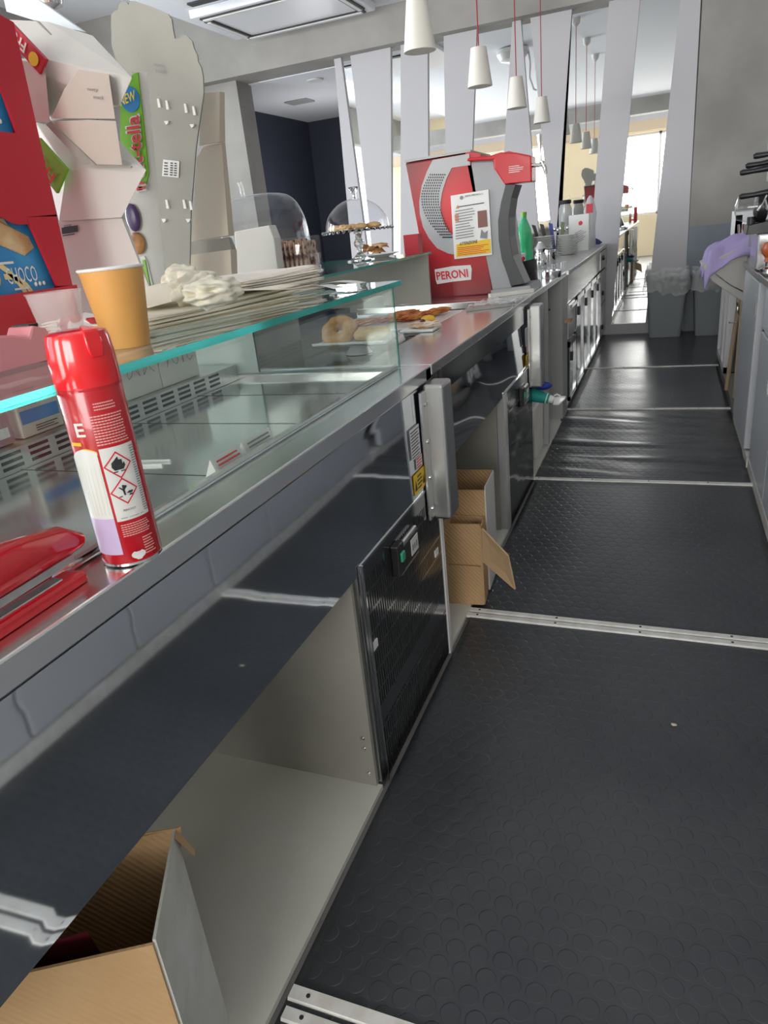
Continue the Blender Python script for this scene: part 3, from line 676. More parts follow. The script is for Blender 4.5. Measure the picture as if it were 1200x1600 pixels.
t = thing('tamper', 'coffee tamper with an orange-brown wooden knob on a black mat', 'tamper', (.425, 3.6, .9))
b = B(); b.lathe([(.032,0),(.032,.012),(.012,.022),(.012,.04)], (.41,3.62,.912), 24); obj('base', b, M['chrome'], t, smooth=True)
b = B(); b.lathe([(.008,0),(.02,.004),(.016,.02),(.03,.04),(.034,.06),(.024,.082),(.005,.088)], (.41,3.62,.95), 24); obj('knob', b, mat('orange_wood', (.42,.10,.035), .3), t, smooth=True)
b = B(); b.box(.385, .55, 3.5, 3.7, .90, .912); tag(obj('tamping_mat', b, M['black'], bevel=.003), 'black rectangular mat under the wooden-knobbed tamper', 'mat')

# bins
def bin_thing(cx, lab, wr=1.0):
    t = thing('waste_bin', lab, 'bin', (cx, 7.56, .006))
    bt, tp, h = .15, .19, .60; y0, y1 = 7.42, 7.70
    def rr(hx, ya, yb, z, r=.03):
        pts = []
        for sx, sy, a0 in ((1,1,0),(-1,1,90),(-1,-1,180),(1,-1,270)):
            for k in range(4):
                a = math.radians(a0+k*30); yc = (yb-r) if sy > 0 else (ya+r)
                pts.append((cx+sx*(hx-r)+r*math.cos(a), yc+r*math.sin(a), z))
        return pts
    def loft(levels, mi=0):
        b = B(); R_ = [[b.bm.verts.new(p) for p in L] for L in levels]
        for a, c in zip(R_, R_[1:]):
            for i in range(len(a)): b._f([a[i], a[(i+1) % len(a)], c[(i+1) % len(a)], c[i]], mi)
        b._f(R_[0][::-1], mi); return b
    bd = loft([rr(.145,7.42,7.69,.008), rr(.175,7.40,7.72,.45), rr(.177,7.398,7.722,.451), rr(.18,7.39,7.73,.53), rr(.19,7.38,7.74,.55), rr(.19,7.38,7.74,.58), rr(.18,7.39,7.73,.58), rr(.14,7.43,7.68,.03)])
    obj('bin_body', bd, mat('grey_bin_plastic', (.25,.27,.28), .5), t)
    b = B(); b.box(cx-.10, cx-.096, 7.408, 7.42, .05, .5); obj('moulded_rib', b, bpy.data.materials['grey_bin_plastic'], t)
    n = 72; lv = []
    for j, (off, z) in enumerate(((-.05,.42),(-.02,.56),(-.005,.61),(.008,.625),(.018,.59),(.024,.50),(.03,.43))):
        ring = []
        for i in range(n):
            a = 2*PI*i/n; c_, s_ = math.cos(a), math.sin(a)
            k = 1/max(abs(c_), abs(s_))**.8; hx = (.19+off)*min(k,1.25); hy = (.18+off)*min(k,1.25)
            w_ = 1.6*noise.noise(Vector((c_*5, s_*5, j*.9+cx*9)))
            ring.append((cx+c_*hx*(1+.03*w_), 7.56+s_*hy*(1+.03*w_), z+.035*w_*(1 if j != 2 else .6)))
        lv.append(ring)
    b = B(); R_ = [[b.bm.verts.new(p) for p in L] for L in lv]
    for a, c in zip(R_, R_[1:]):
        for i in range(n): b._f([a[i], a[(i+1) % n], c[(i+1) % n], c[i]])
    lm = mat('translucent_bin_liner', (.90,.92,.91), .25, alpha=.30); addbump(lm, 9, 1, .05)
    o = obj('bin_liner', b, lm, t, smooth=True)
bin_thing(.0, 'left grey waste bin with a translucent liner before the mirror')
bin_thing(.415, 'right grey waste bin with a translucent liner, beside the left one')

# ================================================================== CARDBOARD BOXES
t = thing('cardboard_box', 'tall open cardboard box with a white printed side in the near storage space', 'box', (-.8, .3, .036))
def wall(b, p, q, z0, z1, th, mi=0, mo=None):          # upright sheet from p to q
    p, q = Vector((*p, 0)), Vector((*q, 0)); n = (q-p).cross(Vector((0,0,1))).normalized()*th
    v = [Vector((a.x, a.y, z)) for a in (p, q, q+n, p+n) for z in (z0, z1)]
    b.hull(v, mi)
bh = .45
C0, C1 = (-.568, .440), (-.653, .596); A0 = (-.87, .262); A1 = (-.955, .418)
b = B(); wall(b, A0, C0, .0145, bh-.004, .004); obj('front_side', b, M['card'], t)
b = B(); wall(b, C0, C1, .0145, bh, .004); obj('printed_side', b, mottled('scuffed_white_card', (.55,.54,.48), (.72,.72,.68), 6, .7, 6, .3, .55), t)
b = B(); wall(b, C1, A1, .0145, bh, .004); obj('back_side', b, M['card'], t)
b = B(); wall(b, A1, A0, .0145, bh-.02, .004); obj('far_side', b, M['card'], t)
b = B(); b.hull([(*C0,.037),(*C1,.037),(*A0,.037),(*A1,.037),(*C0,.0185),(*C1,.0185),(*A0,.0185),(*A1,.0185)]); obj('bottom', b, M['card'], t)
b = B(); b.hull([(-.645,.600,.452),(-.70,.570,.455),(-.655,.606,.405),(-.71,.575,.41),(-.643,.604,.452)]); b.hull([(-.641,.585,.448),(-.628,.60,.40),(-.636,.612,.398),(-.652,.600,.45)]); obj('torn_flap', b, M['card'], t)
b = B(); b.hull([(-.66,.425,.45),(-.74,.38,.44),(-.75,.4,.36),(-.67,.44,.37)]); b.blob((-.78,.36,.40), .04,.03,.03, .5, 3); tag(obj('dark_red_packet', b, mat('dark_red_wrap', (.10,.01,.02), .4)), 'dark red packet just visible inside the near cardboard box', 'packet')

t = thing('cardboard_box', 'small open cardboard box with one flap hanging out into the aisle', 'box', (-.6, 2.09, .036))
b = B(); wall(b, (-.665,2.05), (-.540,2.062), .0145, .32, .004); obj('front_side', b, M['card'], t)
b = B(); wall(b, (-.540,2.062), (-.548,2.145), .0145, .31, .004); wall(b, (-.665,2.145), (-.665,2.05), .0145, .32, .004); wall(b, (-.548,2.145), (-.665,2.14), .0145, .31, .004); b.box(-.663,-.543,2.06,2.14,.0145,.0185); obj('sides', b, M['card'], t)
b = B(); b.box(-.665,-.54,2.047,2.049,.168,.171); obj('fold_crease', b, mat('crease_brown', (.30,.17,.07), .8), t)
q = [Vector((-.533,2.058,.305)), Vector((-.435,1.99,.245)), Vector((-.418,2.00,.118)), Vector((-.533,2.05,.185))]
b = B(); b.prism(q, (.003,.005,.001)); obj('open_flap', b, mottled('inner_cardboard', (.52,.35,.19), (.58,.40,.23), 5, .8), t)
b = B(); b.hull([(-.668,2.043,.345),(-.668,2.043,.315),(-.70,1.96,.36),(-.70,1.96,.30),(-.668,2.047,.345),(-.70,1.964,.36)]); obj('side_flap', b, M['card'], t)
t = thing('cardboard_box', 'taller open cardboard box behind the one with the hanging flap', 'box', (-.64, 2.25, .036))
b = B(); wall(b, (-.74,2.152), (-.546,2.168), .0145, .40, .004); obj('front_side', b, M['card'], t)
b = B(); wall(b, (-.546,2.168), (-.555,2.34), .0145, .41, .004); obj('white_side', b, M['cardw'], t)
b = B(); wall(b, (-.555,2.34), (-.74,2.33), .0145, .41, .004); wall(b, (-.74,2.33), (-.74,2.152), .0145, .40, .004); b.box(-.738,-.552,2.17,2.33,.0145,.0185); obj('rear_sides', b, M['card'], t)

# ================================================================== SPRAY CAN
cx, cy, cz, r = -.612, .618, .902, .036
t = thing('spray_can', 'red and white insect spray can standing on the steel counter edge', 'spray can', (cx, cy, cz))
b = B(); b.lathe([(.032,0),(.0345,.003),(.036,.006),(.036,.215),(.0345,.219)], (cx,cy,cz), 64); obj('can_body', b, M['red'], t, smooth=True)
b = B(); b.lathe([(.0335,0),(.0365,.002),(.0365,.005),(.0335,.006)], (cx,cy,cz), 48); obj('metal_rim', b, M['chrome'], t, smooth=True)
b = B(); b.lathe([(.0362,.216),(.0365,.218),(.0362,.220)], (cx,cy,cz), 48); obj('cap_seam', b, M['red'], t, smooth=True)
b = B(); b.lathe([(.0362,.2185),(.0368,.222),(.0362,.252),(.0345,.270),(.0325,.277),(.029,.279),(.02,.280)], (cx,cy,cz), 48)
capo = obj('cap', b, mat('shiny_red_cap', (.85,.012,.02), .18, coat=.6), t, smooth=True)
va = math.atan2(-cy, -cx)                         # bearing from the can to the aisle side where one stands
def onc(u, v, rr=.0363): a = va+u; return Vector((cx+rr*math.cos(a), cy+rr*math.sin(a), cz+v))
b = B(); b.hull([onc(.15,.262,.028), onc(.75,.262,.028), onc(.2,.262,.040), onc(.7,.262,.040), onc(.2,.280,.037), onc(.7,.280,.037), onc(.25,.285,.02), onc(.6,.285,.02), onc(.25,.250,.039), onc(.65,.250,.039)]); obj('nozzle_trigger', b, bpy.data.materials['shiny_red_cap'], capo, bevel=.002, smooth=True)
def patch(name, u0, u1, v0, v1, m, par, rr=.0363, fn=None, n=16):
    b = B(); b.grid(lambda a, c: onc(u0+(u1-u0)*a, (v0+(v1-v0)*c) if fn is None else fn(a, c), rr), n, 8); return obj(name, b, m, par, smooth=True)
lab = mat('label_white', (.80,.79,.76), .3)
W = patch('white_label', -.22, .95, .060, .150, lab, t)
bi = patch('yellow_arc', -1.35, -.28, 0, 0, mat('arc_yellow', (.9,.55,.03), .35), t, .0363, lambda a, c: .138+.014*math.sin(a*PI/1.3)+.004*c-.004)
bi = patch('sunburst_label', -1.5, -.30, 0, 0, lab, t, .0364, lambda a, c: .020+c*(.118+.013*math.sin(a*PI/1.3)-.0))
patch('lavender_field', -1.5, -.30, .018, .065, mat('label_lavender', (.66,.52,.78), .35), t, .0365)
b = B()
for k in range(9):
    a0 = -1.45+k*.13; b.quad([onc(a0,.07,.03655), onc(a0+.03,.07,.03655), onc(-.9+(a0+.9)*1.15+.015,.13,.03655), onc(-.9+(a0+.9)*1.15,.13,.03655)])
obj('sun_rays', b, mat('pale_ray', (.70,.69,.60), .4), bi)
def wraptext(name, s, u0, v0, w_, h, m, par, rr=.0368, bold=False):
    b = B(); b.bm.free(); b.bm = text_bm(s, bold)
    for v in b.bm.verts: v.co = onc(u0+v.co.x*w_/rr, v0+v.co.y*h, rr)
    return obj(name, b, m, par)
for k, cz_ in enumerate((.128, .096)):           # hazard diamonds
    uc = .24; b = B(); hs = .0165
    for i in range(4):
        d = [(0,hs),(hs,0),(0,-hs),(-hs,0)]; p, q_ = d[i], d[(i+1) % 4]
        f = lambda pt, s: onc(uc+pt[0]*s/.0363, cz_+pt[1]*s, .0368)
        for j in range(4):
            A_ = (p[0]+(q_[0]-p[0])*j/4, p[1]+(q_[1]-p[1])*j/4); B_ = (p[0]+(q_[0]-p[0])*(j+1)/4, p[1]+(q_[1]-p[1])*(j+1)/4)
            b.quad([f(A_,1), f(B_,1), f(B_,.87), f(A_,.87)])
    hz = obj('hazard_diamond', b, M['inkred'], W)
def shape2(name, polys, uc, vc, s, m, par):
    b = B()
    for pl_ in polys: b._f([b.bm.verts.new(onc(uc+x*s/.0363, vc+y*s, .0369)) for x, y in pl_])
    bmesh.ops.triangulate(b.bm, faces=b.bm.faces[:]); return obj(name, b, m, par)
flame = [[(-.3,-.35),(.3,-.35),(.48,-.1),(.42,.15),(.28,0),(.3,.35),(.12,.15),(.05,.6),(-.08,.2),(-.2,.38),(-.24,.05),(-.42,.2),(-.45,-.1)], [(-.4,-.5),(.4,-.5),(.4,-.42),(-.4,-.42)]]
tree = [[(-.1,-.35),(.02,-.35),(0,.1),(.25,.35),(.2,.4),(-.02,.2),(-.05,.5),(-.12,.5),(-.12,.2),(-.35,.4),(-.4,.33),(-.14,.05)], [(-.5,-.45),(.5,-.45),(.6,-.32),(.2,-.3),(-.5,-.38)], [(.1,-.2),(.35,-.05),(.55,-.12),(.6,-.05),(.62,-.22),(.4,-.28)]]
shape2('flame_symbol', flame, .24, .128, .017, M['ink'], W); shape2('tree_fish_symbol', tree, .24, .096, .015, M['ink'], W)
wraptext('danger_word', 'PERICOLO', .05, .0715, .015, .0025, M['ink'], W)
wraptext('small_print', 'www.  contiene  gas', -.08, .0625, .028, .0018, M['ink'], W)
ln = B()
def pr(u0, u1, v0, v1, n, name, m, par):
    b = B()
    for i in range(n):
        y0 = v0+(v1-v0)*i/n; e = u1-random.random()*.12; g_ = 10
        for j in range(g_):
            a, c = u0+(e-u0)*j/g_, u0+(e-u0)*(j+.86)/g_; b.quad([onc(a,y0,.0367), onc(c,y0,.0367), onc(c,y0+(v1-v0)/n*.45,.0367), onc(a,y0+(v1-v0)/n*.45,.0367)])
    return obj(name, b, m, par)
pk = mat('pinkish_print', (.85,.45,.42), .5)
pr(-.22, .85, .154, .190, 11, 'directions_print', pk, t); pr(-.05, .7, .194, .204, 3, 'directions_print', pk, t)
pr(-.15, .85, .040, .057, 6, 'contents_print', pk, t); pr(.75, 1.0, .065, .148, 28, 'side_print', M['inkgrey'], t)
pr(.42, .85, .012, .036, 7, 'address_print', pk, t)
b = B(); pts = []
for i in range(24):
    a = 2*PI*i/24; pts.append((1.0*math.cos(a), .62*math.sin(a)+(.18 if abs(math.cos(a)) > .3 else 0)))
shape2('oval_logo', [pts], .18, .013, .0085, lab, t)
wraptext('brand_word', 'E', -.80, .166, .012, .016, lab, t, .0368, True)
patch('yellow_mark', -1.15, -.72, .1555, .1595, bpy.data.materials['arc_yellow'], t, .0367)

# ================================================================== STAPLER
redt = mat('translucent_red_plastic', (.80,.015,.03), .12, trans=.35, coat=.5)
t = thing('stapler', 'translucent red stapler lying open-jawed on the counter edge', 'stapler', (-.635, .42, .902))
b = B(); b.hull([(-.652,.20,.903),(-.612,.20,.903),(-.656,.548,.903),(-.620,.552,.903),(-.650,.20,.918),(-.615,.20,.918),(-.652,.545,.916),(-.623,.55,.916)]); obj('base', b, redt, t, bevel=.005)
b = B(); b.hull([(-.645,.26,.917),(-.625,.26,.917),(-.645,.52,.9165),(-.628,.52,.9165),(-.645,.26,.919),(-.625,.26,.919),(-.645,.52,.9185),(-.628,.52,.9185)]); obj('anvil_plate', b, M['chrome'], t)
b = B(); b.tube([(-.645,.16,.948),(-.645,.28,.955),(-.648,.38,.957),(-.650,.48,.955),(-.652,.55,.948),(-.654,.582,.938)], [.024,.025,.025,.023,.018,.008], 16, fl=1.15); obj('top_arm', b, redt, t, smooth=True)
b = B(); b.hull([(-.652,.22,.922),(-.630,.22,.922),(-.655,.55,.926),(-.635,.55,.926),(-.652,.22,.932),(-.630,.22,.932),(-.655,.55,.935),(-.635,.55,.935)]); obj('staple_magazine', b, M['steel_soft'], t)

# ================================================================== ON THE GLASS TOP (z = GT)
GT = 1.1262
t = thing('paper_cup', 'orange-brown paper cup with a rolled white rim on the glass top', 'cup', (-.755, .86, GT))
b = B(); c = (-.755,.86,GT); h = .112
b.lathe([(.031,0),(.0325,.002),(.0455,h),(.0445,h),(.031,.006),(.002,.006)], c, 48); obj('cup_wall', b, mottled('kraft_orange_paper', (.70,.34,.09), (.74,.38,.11), 5, .45), t, smooth=True)
b = B(); b.torus((c[0],c[1],c[2]+h), .0455, .0022, 48, 8, 1); obj('rolled_rim', b, M['paper'], t, smooth=True)
t = thing('plastic_cup', 'clear ribbed plastic cup in front of the red display', 'cup', (-.86, .845, GT))
b = B(); pf = [(.026,0),(.0265,.002)]
for k in range(8): pf += [(.028+.0012*k, .012+.008*k), (.0288+.0012*k, .015+.008*k)]
pf += [(.039,.085),(.041,.086),(.041,.088),(.0385,.087),(.026,.004),(.002,.004)]
b.lathe(pf, (-.86,.845,GT), 40); obj('cup_wall', b, mat('frosted_clear_plastic', (.90,.84,.84), .2, alpha=.22), t, smooth=True)
pink = mat('pink_plastic', (.80,.33,.36), .35)
t = thing('tape_dispenser', 'pink tape dispenser with a roll of tape behind the spray can', 'tape dispenser', (-.84, .70, GT))
b = B(); prof = [(.55,.003),(.772,.003),(.775,.012),(.758,.045),(.735,.052),(.725,.038),(.70,.045),(.64,.052),(.58,.052),(.55,.04)]
b.prism([(-.845,y,GT+z) for y, z in prof], (.045,0,0)); obj('body', b, pink, t, bevel=.004)
b = B(); b.lathe([(.018,0),(.033,0),(.033,.02),(.018,.02),(.018,0)], (-.833,.635,GT+.048), 36, ax='x'); obj('tape_roll', b, M['ceramic'], t, smooth=True)
b = B(); b.lathe([(.017,0),(.0175,.012),(.006,.012)], (-.826,.635,GT+.048), 24, ax='x'); obj('roll_core', b, pink, t, smooth=True)
b = B(); b.box(-.838,-.807,.736,.752,GT+.049,GT+.053); obj('cutting_blade', b, M['black'], t)
b = B(); b.box(-.80,-.755,.45,.60,GT,GT+.018); tag(obj('handheld_device', b, M['cardw'], bevel=.008), 'rounded pale grey device lying at the left edge of the glass top', 'device')
b = B(); b.blob((-.95,.98,GT+.022), .05,.03,.020, .35, 3); tag(obj('checked_napkin', b, mottled('red_white_print', (.5,.02,.03), (.8,.78,.72), 30, .7, 1, .48, .52), smooth=True), 'crumpled red and white printed napkin behind the paper cup', 'napkin')

# red chocolate display: faces the staff side, runs toward the camera
RXD = -1.1
t = thing('chocolate_display', 'tall glossy red card display with windows showing blue chocolate bars', 'display stand', (RXD-.1, .9, GT))
def YZ(pts, x=RXD): return [(x, y, z) for y, z in pts]
th = (-.006, 0, 0); b = B(); yr0, yr1, yl = 1.131, 1.150, .55
def yr(z): return 1.131+.024*(z-1.12)/.54
for pl_ in ([(yl,GT),(yr(GT),GT),(yr(1.21),1.21),(yl,1.21)],
            [(1.097,1.213),(yr(1.21),1.21),(yr(1.34),1.34),(1.065,1.337),(1.075,1.31)],
            [(yl,1.337),(1.03,1.337),(1.065,1.337),(yr(1.34),1.337),(yr(1.476),1.476),(yl,1.476)],
            [(1.098,1.476),(yr(1.476),1.476),(yr(1.57),1.57),(1.085,1.57)],
            [(yl,1.57),(yr(1.57),1.57),(yr(1.665),1.655),(1.10,1.668),(yl,1.668)],
            [(1.02,1.337),(1.065,1.337),(1.068,1.325),(1.045,1.325),(1.03,1.33)]):
    b.prism(YZ(pl_), th)
b.box(RXD-.006, RXD-.003, yl, 1.15, 1.2, 1.21); obj('window_board', b, M['redcard'], t)
b = B(); b.box(RXD-.24, RXD-.006, yl, yl+.005, GT, 1.66); b.box(RXD-.24, RXD-.006, 1.13, 1.135, GT, 1.66); b.box(RXD-.24, RXD-.236, yl, 1.13, GT, 1.66); b.box(RXD-.24, RXD-.006, yl, 1.13, 1.655, 1.66); obj('carton', b, M['redcard'], t)
choc = [('blue wrapped chocolate bar with wafer picture in the lower window of the red display', 1.195, 1.345), ('blue wrapped chocolate bar in the upper window of the red display', 1.47, 1.58)]
for k, (lb, z0, z1) in enumerate(choc):
    tt = thing('chocolate_bar', lb, 'chocolate bar', (RXD-.03, .95, z0))
    b = B(); b.box(RXD-.04, RXD-.018, .80, 1.110, z0, z1); obj('wrapper', b, mottled('blue_wrapper', (.02,.18,.50), (.06,.33,.66), 6, .3), tt, bevel=.004)
    if k == 0:
        X = RXD-.0175
        b = B(); b.hull([(X,.96,1.335),(X,.99,1.300),(X,1.055,1.272),(X,1.082,1.285),(X,1.075,1.305),(X,1.02,1.335),(X+.003,.99,1.30),(X+.003,1.055,1.275),(X+.003,1.02,1.33)]); obj('wafer_picture', b, mottled('wafer_print', (.60,.35,.16), (.80,.62,.36), 25, .5), tt)
        b = B(); b.quad([(X+.0005,.90,1.337),(X+.0005,1.03,1.337),(X+.0005,1.04,1.315),(X+.0005,.97,1.312)]); obj('cream_picture', b, mottled('cream_print', (.70,.62,.42), (.85,.80,.65), 18, .5), tt)
        b = B()
        for (c_, R_) in (((.93,1.17),.115), ((1.0,1.19),.055)):
            for i in range(14):
                a, a2 = -.3+i*.14, -.3+(i+1)*.14
                b.quad([(X+.0006,c_[0]+R_*math.cos(a),c_[1]+R_*math.sin(a)),(X+.0006,c_[0]+R_*math.cos(a2),c_[1]+R_*math.sin(a2)),(X+.0006,c_[0]+(R_-.010)*math.cos(a2),c_[1]+(R_-.010)*math.sin(a2)),(X+.0006,c_[0]+(R_-.010)*math.cos(a),c_[1]+(R_-.010)*math.sin(a))])
        obj('cream_swirl', b, mat('swirl_cream', (.82,.66,.32), .5), tt)
        text('product_word', 'CHOCO', (X,1.0,1.226), (0,.070,0), (0,.0,.028), M['ceramic'], tt, .0015)
        b = B(); lines(b, (X,.985,1.259), (0,.045,0), (0,0,.007), 1, .6, 0, .0015); lines(b, (X,1.01,1.213), (0,.04,0), (0,0,.007), 1, .5, 0, .0015); obj('small_print', b, M['ceramic'], tt)
        b = B(); b.blob((X,.965,1.245), .003,.022,.030,.1,2); obj('yellow_drop', b, M['yellow'], tt, smooth=True)
    for j in range(3):
        b = B(); b.blob((RXD-.0165,1.062+.010*j,z0+.026), .0015,.0035,.004,.1,2); obj('white_dot', b, M['ceramic'], tt)

# white boxes / zigzag carton with printed side faces
t = thing('stepped_carton', 'white zigzag display carton with red and green printed corners beside the red display', 'carton', (-1.25, 1.4, GT))
def PY(L, Y): return [tuple(ony(x, y, Y)) for x, y in L]
YB = 1.27
# upper box
b = B(); b.hull(PY([(70,92),(207,121),(187,166),(62,115)], YB)+PY([(12,30),(75,33),(145,55)], YB+.10)+PY([(185,160),(80,190)], YB+.06)); obj('upper_box', b, M['cardw'], t, bevel=.002)
b = B(); b.hull(PY([(50,190),(78,191),(70,100),(35,95)], YB-.02)+PY([(40,180),(70,180),(30,90)], YB+.1)); obj('upper_side', b, mottled('speckled_card', (.62,.56,.50), (.66,.60,.54), 20, .6), t)
b = B(); b.prism(PY([(14,32),(71,92),(62,116),(20,70)], YB-.025), (0,.008,0)); rl = obj('red_print', b, M['redcard'], t)
c_ = ony(52,92,YB-.027); b = B(); b.lathe([(.001,0),(.012,0),(.012,.001)], tuple(c_), 24, ax='y'); obj('yellow_badge', b, M['yellow'], rl)
def textpx(name, s, p00, p10, p01, Y, m, par, off=.001, bold=True):
    O, U, V = ony(*p00, Y), ony(*p10, Y), ony(*p01, Y); return text(name, s, O, U-O, V-O, m, par, off, bold)
textpx('brand_word', 'Fru', (42,68), (22,46), (38,84), YB-.027, M['ceramic'], rl, .001)
# lower box
b = B(); b.hull(PY([(104,264),(229,265),(190,340),(92,346)], YB)+PY([(187,220),(55,190)], YB+.09)+PY([(190,338),(95,335)], YB+.05)); obj('middle_box', b, M['cardw'], t, bevel=.002)
b = B(); b.prism(PY([(60,215),(104,264),(88,302),(75,285),(62,235)], YB-.02), (0,.008,0)); gl = obj('green_print', b, M['green'], t)
textpx('brand_word', 'Fru', (88,272), (66,244), (80,288), YB-.023, M['inkred'], gl, .0012)
# base box
b = B(); b.hull(PY([(90,346),(190,340),(243,474),(118,500)], YB+.01)+PY([(120,346),(195,342),(243,470),(150,500)], YB+.09)); bb = obj('base_box', b, M['cardw'], t, bevel=.002)
b = B(); O, U, V = ony(97,366,YB+.008), ony(122,362,YB+.008), ony(96,356,YB+.008); b.quad([O, U, U+(V-O), V]); obj('barcode_block', b, M['ink'], bb)
O, U, V = ony(98,370,YB+.008), ony(124,366,YB+.008), ony(98,367,YB+.008); b = B(); lines(b, O, U-O, V-O, 1, .5); O, U, V = ony(100,356,YB+.008), ony(116,353,YB+.008), ony(100,352,YB+.008); lines(b, O, U-O, V-O, 2, .4); obj('small_print', b, M['ink'], bb)
# folded inner carton
b = B(); b.hull(PY([(122,109),(170,116),(180,186),(138,184)], YB-.03)+PY([(80,185),(100,140)], YB-.03)+PY([(122,109),(170,116),(180,186)], YB+.0)); ic = obj('folded_insert', b, mat('beige_insert_card', (.60,.53,.46), .7), t, bevel=.001)
b = B(); b.hull(PY([(80,190),(138,187),(181,189),(191,258),(148,257),(140,250)], YB-.03)+PY([(138,187),(181,189),(191,258)], YB+.0)); obj('folded_insert', b, bpy.data.materials['beige_insert_card'], t, bevel=.001)
b = B(); b.prism(PY([(78,190),(150,258),(205,260),(204,262),(130,257),(72,195)], YB-.035), (0,.004,0)); obj('insert_edge', b, M['cardg'], t)
textpx('handwritten_note', 'nuty', (137,143), (154,145), (137,137), YB-.031, M['inkgrey'], ic, .001, False)
textpx('handwritten_note', 'snack', (146,154), (163,156), (146,148), YB-.031, M['inkgrey'], ic, .001, False)
# lid above
t = thing('card_sheet', 'bluish white card sheet sloping above the zigzag carton at top left', 'card', tuple(ony(60,60,1.42)))
b = B(); b.prism(PY([(4,-10),(52,-6),(130,49),(60,34),(10,18)], 1.42), (0,.01,.0)); obj('sheet', b, mat('bluish_white_card', (.72,.78,.84), .6), t)
b = B(); b.prism(PY([(54,31),(60,33),(80,54),(78,54)], 1.26), (0,.003,0)); obj('painted_fold_shadow', b, M['cardg'], t)  # solid grey strip standing in for the shade along the fold

# green-edged tall panel
t = thing('candy_display_panel', 'tall white display board with a green printed edge and fruit pictures', 'display stand', tuple(ony(250,474,1.5)))
YG = 1.52
b = B(); b.hull(PY([(205,112),(230,113),(262,473),(236,475),(185,300)], YG)+PY([(230,113),(262,473)], YG+.03)+PY([(205,112),(185,300)], YG+.03)); obj('board', b, M['cardw'], t)
b = B(); b.prism(PY([(207,116),(215,113),(232,270),(228,288),(218,294),(188,230),(188,160)], YG-.004), (0,.003,0)); gp = obj('green_print', b, M['green'], t)
b = B()
cc = ony(203,155,YG-.006); b.lathe([(.001,0),(.026,0),(.026,.002)], tuple(cc), 32, ax='y'); bd = obj('blue_badge', b, M['blue'], gp)
textpx('new_word', 'NEW', (189,166), (213,156), (186,151), YG-.009, mat('badge_yellow', (.95,.75,.1), .4), bd, .001)
textpx('brand_word', 'fruit-tella', (230,300), (219,177), (206,303), YG-.006, M['ceramic'], gp, .0012)
textpx('brand_word', 'fruit-tella', (228,297), (217.5,180), (208,299), YG-.009, M['inkred'], gp, .0015)
c_ = ony(210,340,YG); b = B(); b.blob((c_.x,c_.y-.006,c_.z), .021,.006,.032,.05,2); obj('plum_picture', b, mat('plum_print', (.06,.03,.12), .3), t, smooth=True)
c_ = ony(217,380,YG); b = B(); b.blob((c_.x,c_.y-.006,c_.z), .023,.006,.026,.06,2); wm = mottled('walnut_print', (.25,.09,.02), (.55,.27,.08), 16, .5, 5); addbump(wm, 30, .6, .01); obj('walnut_picture', b, wm, t, smooth=True)
b = B(); b.prism(PY([(214,402),(225,400),(230,410),(245,474),(236,474)], YG-.004), (0,.003,0)); wp = obj('white_pack_picture', b, M['ceramic'], t)
b = B(); b.prism(PY([(222,406),(226,406),(235,452),(238,462),(231,462),(229,458),(225,422),(218,422),(217,417),(223,416)], YG-.008), (0,.002,0)); obj('green_mark', b, M['green'], wp)
b = B(); b.prism(PY([(233,466),(236,464),(239,475),(236,476)], YG-.008), (0,.002,0)); obj('black_mark', b, M['ink'], wp)

# grey cloud-topped board
t = thing('display_board', 'tall grey cardboard back panel with a scalloped cloud-like top', 'display stand', tuple(ony(262,420,1.9)))
out = [(263,455),(246,330),(236,240),(228,170),(205,130),(190,110),(181,92),(174,70),(174,50),(173,38),(174,22),(180,16),(184,16),(185,8),(190,2),(198,3),(201,8),(203,1),(212,2),(230,8),(245,14),(262,22),(268,30),(270,45),(273,60),(280,60),(284,54),(292,56),(300,64),(303,76),(308,86),(309,96),(314,105),(317,120),(318,145),(306,230),(298,330),(296,420),(300,455)]
b = B(); b.prism(PY(out, 1.88), (0,.006,0)); bmesh.ops.triangulate(b.bm, faces=[f for f in b.bm.faces if len(f.verts) > 4]); bo = obj('board', b, M['cardg'], t)
for x, y in ((247,160),(260,163),(289,168),(302,172),(260,318),(287,318),(297,320)):
    b = B(); b.prism(PY([(x-2,y-6),(x+1,y-6),(x+4,y+8),(x,y+8)], 1.874), (0,.006,0)); obj('tab_slot', b, M['white'], bo)
for x, y in ((260,191),(300,196),(256,344),(294,344)):
    b = B(); b.prism(PY([(x-4,y-2),(x+3,y-2),(x+2,y+2),(x-1,y+4)], 1.872), (0,.008,0)); obj('push_tab', b, M['white'], bo)
b = B(); b.prism(PY([(255,249),(280,252),(279,278),(253,275)], 1.876), (0,.002,0)); st = obj('printed_sticker', b, M['paper'], bo)
O, U, V = ony(256,274,1.875), ony(277,276,1.875), ony(257,252,1.875); b = B(); lines(b, O, (U-O)*.35, V-O, 5, .4); lines(b, O+(U-O)*.45, (U-O)*.22, V-O, 6, .5); lines(b, O+(U-O)*.75, (U-O)*.22, V-O, 6, .5); obj('print_rows', b, M['ink'], st)
textpx('handwritten_note', 'nuty', (240,104), (256,107), (240,98), 1.876, M['inkgrey'], bo, .001, False)
textpx('handwritten_note', 'sold', (243,113), (259,115), (243,107), 1.876, M['inkgrey'], bo, .001, False)

